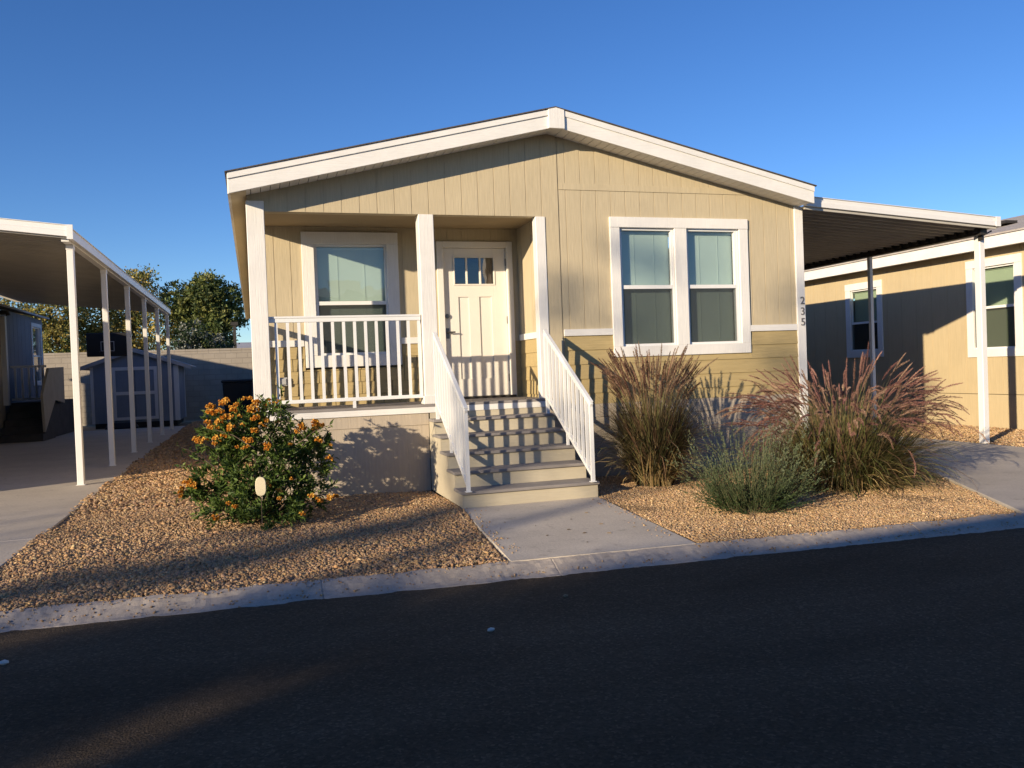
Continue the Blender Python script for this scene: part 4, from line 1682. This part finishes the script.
feathery_shrub('sage_shrub', 'low feathery grey green shrub between the two ornamental grasses', (4.46, 6.90, 0), 470, .27, (.36, 1.02), .78)


# orange flowering bush
def flowering_bush():
    base = (0.03, 8.86, 0)
    root = empty('flowering_bush', base, 'green bush covered with orange flower clusters on the brown gravel', 'bush')
    lobes = [  # dx, dz, dy, rx, rz, n
        (-.18, .95, 0.0, .40, .26, 1500), (-.06, .62, -.05, .50, .32, 2200), (.38, .72, .0, .28, .28, 1200), (.52, .48, -.05, .22, .28, 800),
        (-.52, .40, -.10, .24, .17, 700), (-.22, .25, -.15, .36, .22, 1100), (.22, .30, -.15, .42, .26, 1400), (-.42, .82, .0, .24, .20, 600),
        (-.66, .30, -.12, .14, .12, 260), (.12, 1.02, .05, .24, .16, 500), (.0, .6, .3, .45, .4, 900), (.58, .72, 0.0, .14, .14, 260),
        (-.28, .17, -.42, .32, .17, 800), (.12, .14, -.60, .36, .13, 900), (.45, .22, -.30, .28, .18, 600), (-.1, .42, -.34, .42, .22, 900)]
    st = MB()
    Ps, Ds = [], []
    for dx, dz, dy, rx, rz_, n in lobes:
        cpt = np.array((base[0] + dx, base[1] + dy, dz))
        for _ in range(3):
            e = cpt + RNG.normal(0, 1, 3) * np.array((rx, rx, rz_)) * .4
            m_ = np.array(base) * .5 + e * .5 + RNG.normal(0, .05, 3)
            m_[2] *= .9
            st.tube([(base[0] + RNG.normal(0, .05), base[1] + RNG.normal(0, .05), -.02), tuple(m_), tuple(e)], [.013, .009, .004], 5)
        # twigs carry the leaves, so the crown keeps gaps
        lx = 1.05
        nt_ = max(8, int(n * .80) // 22)
        d = RNG.normal(size=(nt_, 3))
        d /= np.linalg.norm(d, axis=1, keepdims=True)
        tips = cpt + d * np.array((rx, rx * .9, rz_)) * RNG.uniform(.55, 1.12, (nt_, 1))
        for q, dd in zip(tips, d):
            k = 22
            t = RNG.random(k)
            back = q - (q - cpt) * .45
            Ps.append(back + (q - back) * t[:, None] + RNG.normal(0, .014, (k, 3)))
            Ds.append((q - back) / (np.linalg.norm(q - back) + 1e-6) * .7 + RNG.normal(0, .6, (k, 3)) + np.array((0, 0, .1)))
    for _ in range(26):      # longer shoots break the outline
        a_ = RNG.uniform(0, 2 * np.pi)
        q0 = np.array((base[0] + RNG.uniform(-.5, .5), base[1] - .1 + RNG.uniform(-.35, .2), RNG.uniform(.35, 1.0)))
        dd = np.array((math.cos(a_) * .7 - .1, math.sin(a_) * .5, RNG.uniform(.2, .8)))
        q1_ = q0 + dd / np.linalg.norm(dd) * RNG.uniform(.32, .5)
        st.tube([tuple(q0), tuple((q0 + q1_) / 2 + (0, 0, .03)), tuple(q1_)], [.006, .004, .002], 4)
        t = RNG.uniform(.2, 1.0, 24)
        Ps.append(q0 + (q1_ - q0) * t[:, None] + RNG.normal(0, .012, (24, 3)))
        Ds.append(dd * .6 + RNG.normal(0, .55, (24, 3)))
    P = np.concatenate(Ps)
    P[:, 2] = np.maximum(P[:, 2], .03)
    Dv = np.concatenate(Ds)
    n = len(P)
    cc = pick([(.085, .14, .026), (.12, .185, .038), (.07, .115, .028), (.17, .23, .055), (.055, .095, .022)], n, .25)
    V, F_, c_ = leaves(P, Dv, RNG.uniform(.04, .085, n), RNG.uniform(.014, .028, n), cc)
    st.build('stems', BARK, root)
    bulk('foliage', V, [F_], LEAF, root, col=c_)
    # flower clusters: a few petal-cone templates, each cluster a part of its own
    tm = []
    for v in range(4):
        Vs, Fs, Cs = [], [], []
        off = 0
        for k in range(15):
            d = RNG.normal(size=3)
            d[2] = abs(d[2]) * .8
            d[1] -= .35
            d /= np.linalg.norm(d)
            s = np.cross(d, (0.3, .2, .9))
            s /= np.linalg.norm(s)
            u = np.cross(d, s)
            L = RNG.uniform(.028, .045)
            rings = []
            for tt, rad in ((.25, .003), (.75, .006), (1.0, .013)):
                rings.append([d * L * tt + (s * math.cos(a) + u * math.sin(a)) * rad * (1 + (.25 if (j % 2 and tt == 1.0) else 0)) for j, a in enumerate(np.linspace(0, 2 * np.pi, 8)[:-1])])
            vv = np.array(rings).reshape(-1, 3)
            ff = [(r_ * 7 + j, r_ * 7 + (j + 1) % 7, (r_ + 1) * 7 + (j + 1) % 7, (r_ + 1) * 7 + j) for r_ in range(2) for j in range(7)]
            Vs.append(vv)
            Fs.append(np.array(ff) + off)
            off += len(vv)
            o_ = np.array(((.76, .40, .06), (.70, .31, .045), (.78, .46, .10), (.60, .24, .04))[RNG.integers(0, 4)])
            Cs.append(np.repeat((o_ * RNG.uniform(.8, 1.15))[None], len(vv), 0))
        tm.append((np.concatenate(Vs), np.concatenate(Fs), np.concatenate(Cs)))
    spots = []
    # (image-plane offsets seen in the photograph: many on the upper left, few on the right and low)
    for lo, n_, (x0, x1), (z0, z1) in (('top', 46, (-.55, .25), (.95, 1.26)), ('mid', 24, (-.62, .12), (.72, .98)), ('left', 8, (-.78, -.60), (.28, .48)),
                                       ('right', 12, (.28, .74), (.55, .98)), ('low', 14, (-.45, .70), (.10, .50))):
        for _ in range(n_):
            spots.append((RNG.uniform(x0, x1), RNG.uniform(z0, z1)))
    cents = np.array([(l[0] + base[0], base[1] + l[2], l[1]) for l in lobes])
    rad = np.array([(l[3], l[3] * .9, l[4]) for l in lobes])
    protos = []
    for dx, dz in spots:
        x, z = base[0] + dx, dz
        # front surface of the crown at this place
        q = 1 - ((x - cents[:, 0]) / (rad[:, 0] * 1.08)) ** 2 - ((z - cents[:, 2]) / (rad[:, 2] * 1.08)) ** 2
        ys = np.where(q > 0, cents[:, 1] - rad[:, 1] * np.sqrt(np.clip(q, 0, 1)), 99)
        y = ys.min()
        if y > 50:
            j = np.argmax(q)
            dirv = np.array((x - cents[j, 0], 0, z - cents[j, 2]))
            kk = math.sqrt((dirv[0] / rad[j, 0]) ** 2 + (dirv[2] / rad[j, 2]) ** 2)
            x, z = cents[j, 0] + dirv[0] / kk * 1.02, cents[j, 2] + dirv[2] / kk * 1.02
            y = cents[j, 1]
        if len(protos) < 4:
            V_, F2, C2 = tm[len(protos)]
            o = bulk('flower_cluster', V_ + np.array(root.location), [F2], PETAL, root, col=C2)
            protos.append(o)
        else:
            o = protos[RNG.integers(0, 4)].copy()
            COL.objects.link(o)
            o.parent = root
        o.location = Vector((x, y - .01, z)) - root.location
        o.rotation_euler = (RNG.uniform(-.4, .3), RNG.uniform(-.4, .4), RNG.uniform(-.6, .6))
        s_ = RNG.uniform(.55, 1.15)
        o.scale = (s_, s_, s_)
    return root


flowering_bush()

# cream marker stake among the bush
mroot = empty('marker_stake', (.017, 8.10, 0), 'cream rounded plastic marker tag standing in front of the orange flowering bush', 'marker')
mk = MB()
yk = 8.10
mk.tube([(.016, yk + .032, -.02), (.016, yk + .030, .40)], .0035, 5)
mk.build('stem', BARK, mroot)
mk = MB()
pl_ = [(.016 + .048 * math.copysign(abs(math.cos(a)) ** .7, math.cos(a)), yk, .408 + .088 * math.copysign(abs(math.sin(a)) ** .7, math.sin(a))) for a in np.linspace(0, 2 * math.pi, 22)[:-1]]
mk.prism(pl_, (0, .025, 0))
mk.build('tag', CREAM, mroot, bevel=.004)


# ================================================================== TREES
def tree(name, label, base, trunk_h, trunk_r, lobes, pal, leaf, n_per, group=None, twig=.5, cat='tree', needle=False):
    """lobes: (x,y,z, rx, ry, rz) in world coordinates; leaf clumps hang on twig tips inside the lobes"""
    root = empty(name, base, label, cat, group)
    b = Vector(base)
    mb = MB()
    top = b + Vector((RNG.normal(0, .1), RNG.normal(0, .1), trunk_h))
    mb.tube([b + Vector((0, 0, -.1)), b + Vector((0, 0, trunk_h * .5)), top], [trunk_r * 1.25, trunk_r, trunk_r * .75], 9)
    for lx, ly, lz_, rx, ry, rz2 in lobes:
        e = Vector((lx, ly, lz_))
        m_ = (top + e) / 2 + Vector((RNG.normal(0, .15), RNG.normal(0, .15), .1))
        mb.tube([top - Vector((0, 0, .15)), m_, e], [trunk_r * .5, trunk_r * .3, trunk_r * .1], 6)
        for _ in range(5):
            d = RNG.normal(size=3)
            d /= np.linalg.norm(d)
            mb.tube([e, (lx + d[0] * rx * .8, ly + d[1] * ry * .8, lz_ + d[2] * rz2 * .8)], [trunk_r * .12, .01], 4)
    mb.build('trunk', BARK, root)
    Ps, Ds, Cs, Ns = [], [], [], []
    for lx, ly, lz_, rx, ry, rz2 in lobes:
        vol = rx * ry * rz2
        ncl = int(n_per * 1.9 * max(vol, .2) ** .66) + 6
        d = RNG.normal(size=(ncl, 3))
        d /= np.linalg.norm(d, axis=1, keepdims=True)
        cl = np.array((lx, ly, lz_)) + d * np.array((rx, ry, rz2)) * RNG.uniform(.45, 1.1, (ncl, 1)) ** .7
        base_c = pick(pal, ncl, .22)
        for q, dd, c0 in zip(cl, d, base_c):
            k = 16
            sp_ = twig * RNG.uniform(.5, 1.2)
            Ps.append(q + RNG.normal(0, sp_ * .42, (k, 3)) * np.array((1, 1, .75)))
            Ds.append(dd * .6 + RNG.normal(0, .7, (k, 3)) + np.array((0, 0, .15)))
            Ns.append(dd + RNG.normal(0, .45, (k, 3)))
            Cs.append(np.clip(c0 * RNG.uniform(.8, 1.2, (k, 1)), .01, .6))
    P, Dv, cc = np.concatenate(Ps), np.concatenate(Ds), np.concatenate(Cs)
    n = len(P)
    V, F_, c_ = leaves(P, Dv, RNG.uniform(.7, 1.3, n) * leaf, RNG.uniform(.7, 1.3, n) * leaf * (.25 if needle else .5), cc, nrm=np.concatenate(Ns))
    bulk('crown', V, [F_], LEAF, root, col=c_)
    return root


GT = 'trees beyond the block wall'
olive = [(.16, .19, .055), (.20, .22, .065), (.11, .15, .045), (.24, .24, .07)]
dark = [(.03, .055, .022), (.045, .07, .028), (.035, .06, .025)]
gold = [(.42, .33, .09), (.34, .29, .08), (.46, .34, .10), (.27, .26, .075)]
tree('pine_tree', 'rounded dark green pine tree rising beyond the block wall', (-2.2, 43, 0), 3.0, .2,
     [(-2.4, 43, 4.7, 1.3, 1.2, .95), (-1.3, 43, 5.4, .9, .9, .75), (-2.0, 42.8, 6.05, .75, .8, .5), (-3.3, 43, 5.2, 1.0, 1.0, .9), (-1.15, 43, 4.5, .8, .8, .7), (-2.2, 42.4, 5.3, .9, .8, .7), (-1.6, 42.3, 4.0, .8, .8, .7), (-2.8, 43.2, 3.7, 1.1, 1.0, .8), (-1.8, 43, 3.3, .9, .9, .6)],
     olive + [(.07, .10, .035)], .18, 74, GT, twig=.30)
tree('oleander_bush', 'dense dark oleander with pale blossoms just behind the block wall', (-2.4, 36.3, 0), 1.2, .09,
     [(-2.7, 36.3, 2.5, .75, .7, .8), (-1.8, 36.3, 2.6, .7, .7, .75), (-2.3, 36.3, 3.3, .6, .6, .5), (-1.3, 36.4, 2.7, .5, .6, .55)],
     dark + [(.32, .33, .28)], .12, 90, GT, twig=.25, cat='bush')
tree('mesquite_tree', 'golden green mesquite tree seen between the carport posts', (-5.6, 42.5, 0), 2.4, .2,
     [(-6.9, 42.5, 4.4, 1.3, 1.2, 1.0), (-5.4, 42.5, 5.0, 1.3, 1.2, 1.0), (-6.1, 42.4, 3.4, 1.5, 1.2, .9), (-4.5, 42.5, 4.0, 1.1, 1.1, 1.0), (-5.0, 42.5, 6.2, .8, .8, .5), (-7.9, 42.6, 3.7, 1.0, 1.0, .9), (-6.6, 42.3, 2.7, 1.2, 1.0, .6), (-4.8, 42.3, 2.8, 1.2, 1.0, .6)],
     gold + olive[:1], .15, 62, GT, twig=.38)
tree('mesquite_tree', 'sparse brownish tree top showing above the left carport gutter', (-6.0, 47, 0), 4.2, .17,
     [(-6.7, 47, 6.5, 1.1, 1.0, .6), (-5.6, 47, 6.8, .7, .8, .45), (-5.0, 47, 6.0, .6, .8, .5), (-7.4, 47, 7.2, .6, .6, .4)],
     [(.22, .17, .08), (.16, .15, .06), (.25, .19, .09)], .13, 34, GT, twig=.4)
tree('mesquite_tree', 'yellow green tree filling the gap under the left carport roof', (-9.4, 41, 0), 2.2, .18,
     [(-9.4, 41, 3.9, 1.3, 1.1, 1.1), (-8.4, 41, 4.8, 1.1, 1.1, .9), (-10.5, 41, 4.4, 1.2, 1.1, 1.0), (-8.2, 40.8, 3.3, 1.0, 1.0, .9), (-7.6, 40.8, 2.6, 1.0, 1.0, .6), (-9.6, 40.8, 2.7, 1.2, 1.0, .7)],
     gold + olive[2:], .15, 60, GT, twig=.38)

# dark pole and distant roof beyond the wall
mb = MB()
mb.box(-.83, -.70, 39.9, 40.03, -.1, 3.98)
mb.box(-.92, -.60, 39.87, 40.06, 3.86, 4.02)
tag(mb.build('utility_pole', WOODP), 'short dark pole standing beyond the block wall by the pine tree', 'pole')
fh = empty('distant_home', (-.5, 62, 0), 'low distant home roof just visible over the block wall', 'house')
mb = MB()
mb.box(-4.2, 6.5, 60, 68, -.1, 3.3)
mb.build('wall', LBEIGE, fh)
mb = MB()
mb.prism([(-4.6, 59.7, 3.3), (6.9, 59.7, 3.3), (6.9, 63.9, 4.0), (-4.6, 63.9, 4.0)], (0, 0, .08))
mb.prism([(-4.6, 68.3, 3.3), (6.9, 68.3, 3.3), (6.9, 63.9, 4.0), (-4.6, 63.9, 4.0)], (0, 0, .08))
mb.build('roof', SHEDR, fh)

# ================================================================== ACROSS THE STREET (behind the camera; it throws the long evening shade)
oh = empty('manufactured_home', (-9, -8, 0), 'plain tan home across the street from the porch, shading the road', 'house')
mb = MB()
mb.box(-10.6, 6.0, -15, -4.1, -.1, 3.75)
mb.build('wall', NTAN, oh)
mb = MB()
mb.prism([(-10.9, -3.25, 3.86), (-10.9, -9.5, 4.9), (-10.9, -15.6, 3.86)], (17.3, 0, 0))
mb.build('roof', SHINGLEG, oh)
oh.rotation_euler = (0, 0, 0.06)
oh.location.y -= 0.12
# bare-branched street trees up-sun
def bare_tree(label, base, h, r, seed):
    rg = random.Random(seed)
    root = empty('bare_tree', base, label, 'tree', 'bare trees across the street')
    mb = MB()

    def grow(p, d, L, rad, lev):
        k = 4
        pts, rads = [p], [rad]
        q, dd = Vector(p), Vector(d)
        for i in range(k):
            dd = (dd + Vector((rg.gauss(0, .14), rg.gauss(0, .14), rg.gauss(.03, .08)))).normalized()
            q = q + dd * (L / k)
            pts.append(tuple(q))
            rads.append(rad * (1 - .45 * (i + 1) / k))
        mb.tube(pts, rads, 7 if lev < 2 else 4)
        if lev < 4:
            for j in range(3 if lev else 4):
                a = rg.uniform(0, 6.28)
                sp_ = rg.uniform(.45, .95)
                nd = (dd + Vector((math.cos(a) * sp_, math.sin(a) * sp_, rg.uniform(-.1, .35)))).normalized()
                st = Vector(pts[rg.choice((2, 3, 4))])
                grow(tuple(st), nd, L * rg.uniform(.55, .8), rads[-1] * .75, lev + 1)
    grow(base, (0, 0, 1), h * .36, r, 0)
    mb.build('trunk', BARK, root)
    return root


bare_tree('leaning bare tree at the edge of the road across the street', (-33.5, -13.5, -.1), 14.0, .24, 9)


def upsun(x, y, z, L):
    return (x - .828 * L, y - .561 * L, z + .243 * L)


GL_ = [(.08, .11, .035), (.10, .13, .04), (.06, .09, .03)]
lob = []
for x, y, z, L, r_ in ((2.5, 8.9, .35, 34, .55), (3.1, 9.0, .75, 34, .5), (1.5, 8.2, .1, 34, .5),
                       (3.95, 9.9, 2.15, 35, .4)):
    lob.append((*upsun(x, y, z, L), r_, r_, r_ * .7))
tree('eucalyptus_tree', 'tall thin trunked tree across the street behind the carport', (-25.6, -10.4, -.1), 8.2, .10, lob, GL_, .10, 9, 'tall trees across the street', twig=.35)
lob = []
rs_ = random.Random(14)
for k in range(36):
    y = rs_.uniform(1.9, 5.2)
    x = rs_.uniform(-2.6, 3.0)
    lob.append((*upsun(x, y, -.08, 22 + rs_.uniform(-1.5, 1.5)), rs_.uniform(.4, .7), rs_.uniform(.3, .5), rs_.uniform(.12, .22)))
tree('spreading_tree', 'broad low shade tree standing across the street left of the home', (-18.6, -8.6, -.1), 4.2, .2, lob, GL_, .12, 52, 'tall trees across the street', twig=.3)
lob = []
for x, y, z, L, r_ in ((7.0, 9.9, 1.5, 36, .4), (7.2, 9.9, 2.3, 36, .35), (5.0, 9.9, 2.9, 36, .4), (.9, 7.0, .0, 33, .4), (1.4, 6.5, 0, 33, .4)):
    lob.append((*upsun(x, y, z, L), r_, r_, r_ * .7))
tree('eucalyptus_tree', 'tall sparse tree across the street farther from the road', (-26.2, -12.0, -.1), 8.6, .09, lob, GL_, .10, 5, 'tall trees across the street', twig=.4)
lob = []
for x, y, z, L, r_ in ((-1.7, 6.45, 0, 30, .35), (-1.1, 6.55, 0, 30, .45), (-.4, 6.95, 0, 30, .4), (.2, 7.1, 0, 30, .45), (1.0, 7.9, 0, 30, .4), (-.2, 8.0, 0, 31, .3), (-.7, 6.75, 0.05, 30, .25), (.8, 7.4, 0, 30, .25), (-.2, 5.4, 0, 30, .3), (.6, 5.0, 0, 30, .4)):
    lob.append((*upsun(x, y, z, L), r_, r_, r_ * .5))
tree('eucalyptus_tree', 'low crowned tree across the street beside the carport', (-24.0, -7.6, -.1), 5.9, .09, lob, GL_, .10, 6, 'tall trees across the street', twig=.25)

# ================================================================== SMALL THINGS
GL = 'dry leaves on the front walkway'
lv = np.array([(2.35, 7.05), (2.55, 6.75), (2.75, 7.2), (2.9, 6.85), (2.3, 6.6), (2.62, 6.55), (3.0, 7.45), (2.15, 7.35), (2.8, 6.45), (3.1, 6.6), (2.5, 6.2)])
proto = None
DRYL = paint('dry_leaf', (.27, .20, .12), rough=.8, var=.2, bump=.1)
for k, (x, y) in enumerate(lv):
    if proto is None:
        mb = MB()
        v = [(-.03, 0, .002), (-.01, .013, .008), (.02, .012, .010), (.036, 0, .003), (.02, -.012, .008), (-.01, -.013, .010), (0.0, 0, .001)]
        for a in range(6):
            mb.poly([v[a], v[(a + 1) % 6], v[6]])
        proto = mb.build('dry_leaf', DRYL)
        tag(proto, 'small curled dry brown leaf lying on the concrete walkway', 'leaf', GL)
        o = proto
    else:
        o = proto.copy()
        COL.objects.link(o)
    o.location = (x, y, .003)
    o.rotation_euler = (0, 0, random.uniform(0, 6.28))
    s_ = random.uniform(.4, .8)
    o.scale = (s_, s_, s_)

PEB = paint('white_pebble', (.62, .60, .56), rough=.8, var=.1, bump=.2)
GP = 'pale pebbles lying on the asphalt road'
v, f = ico()
for k, (x, y, s_, lab) in enumerate(((1.24, 4.60, .02, 'pale pebble alone on the dark asphalt in mid road'), (-1.36, 5.13, .025, 'pale pebble on the road near the curb at far left'),
                                (1.88, 5.08, .018, 'small brown chip on the road near the curb before the walkway'))):
    mb = MB()
    rk = random.Random(k)
    mb.v = [tuple(np.array(q) * s_ * np.array((1.2, .9, .6)) * rk.uniform(.85, 1.15) + np.array((x, y, ROADZ + s_ * .45))) for q in v]
    mb.f = [tuple(int(i) for i in q) for q in f]
    mb.m = [0] * len(mb.f)
    tag(mb.build('pebble', PEB if k < 2 else DRYL, loc=(x, y, ROADZ)), lab, 'pebble', GP)
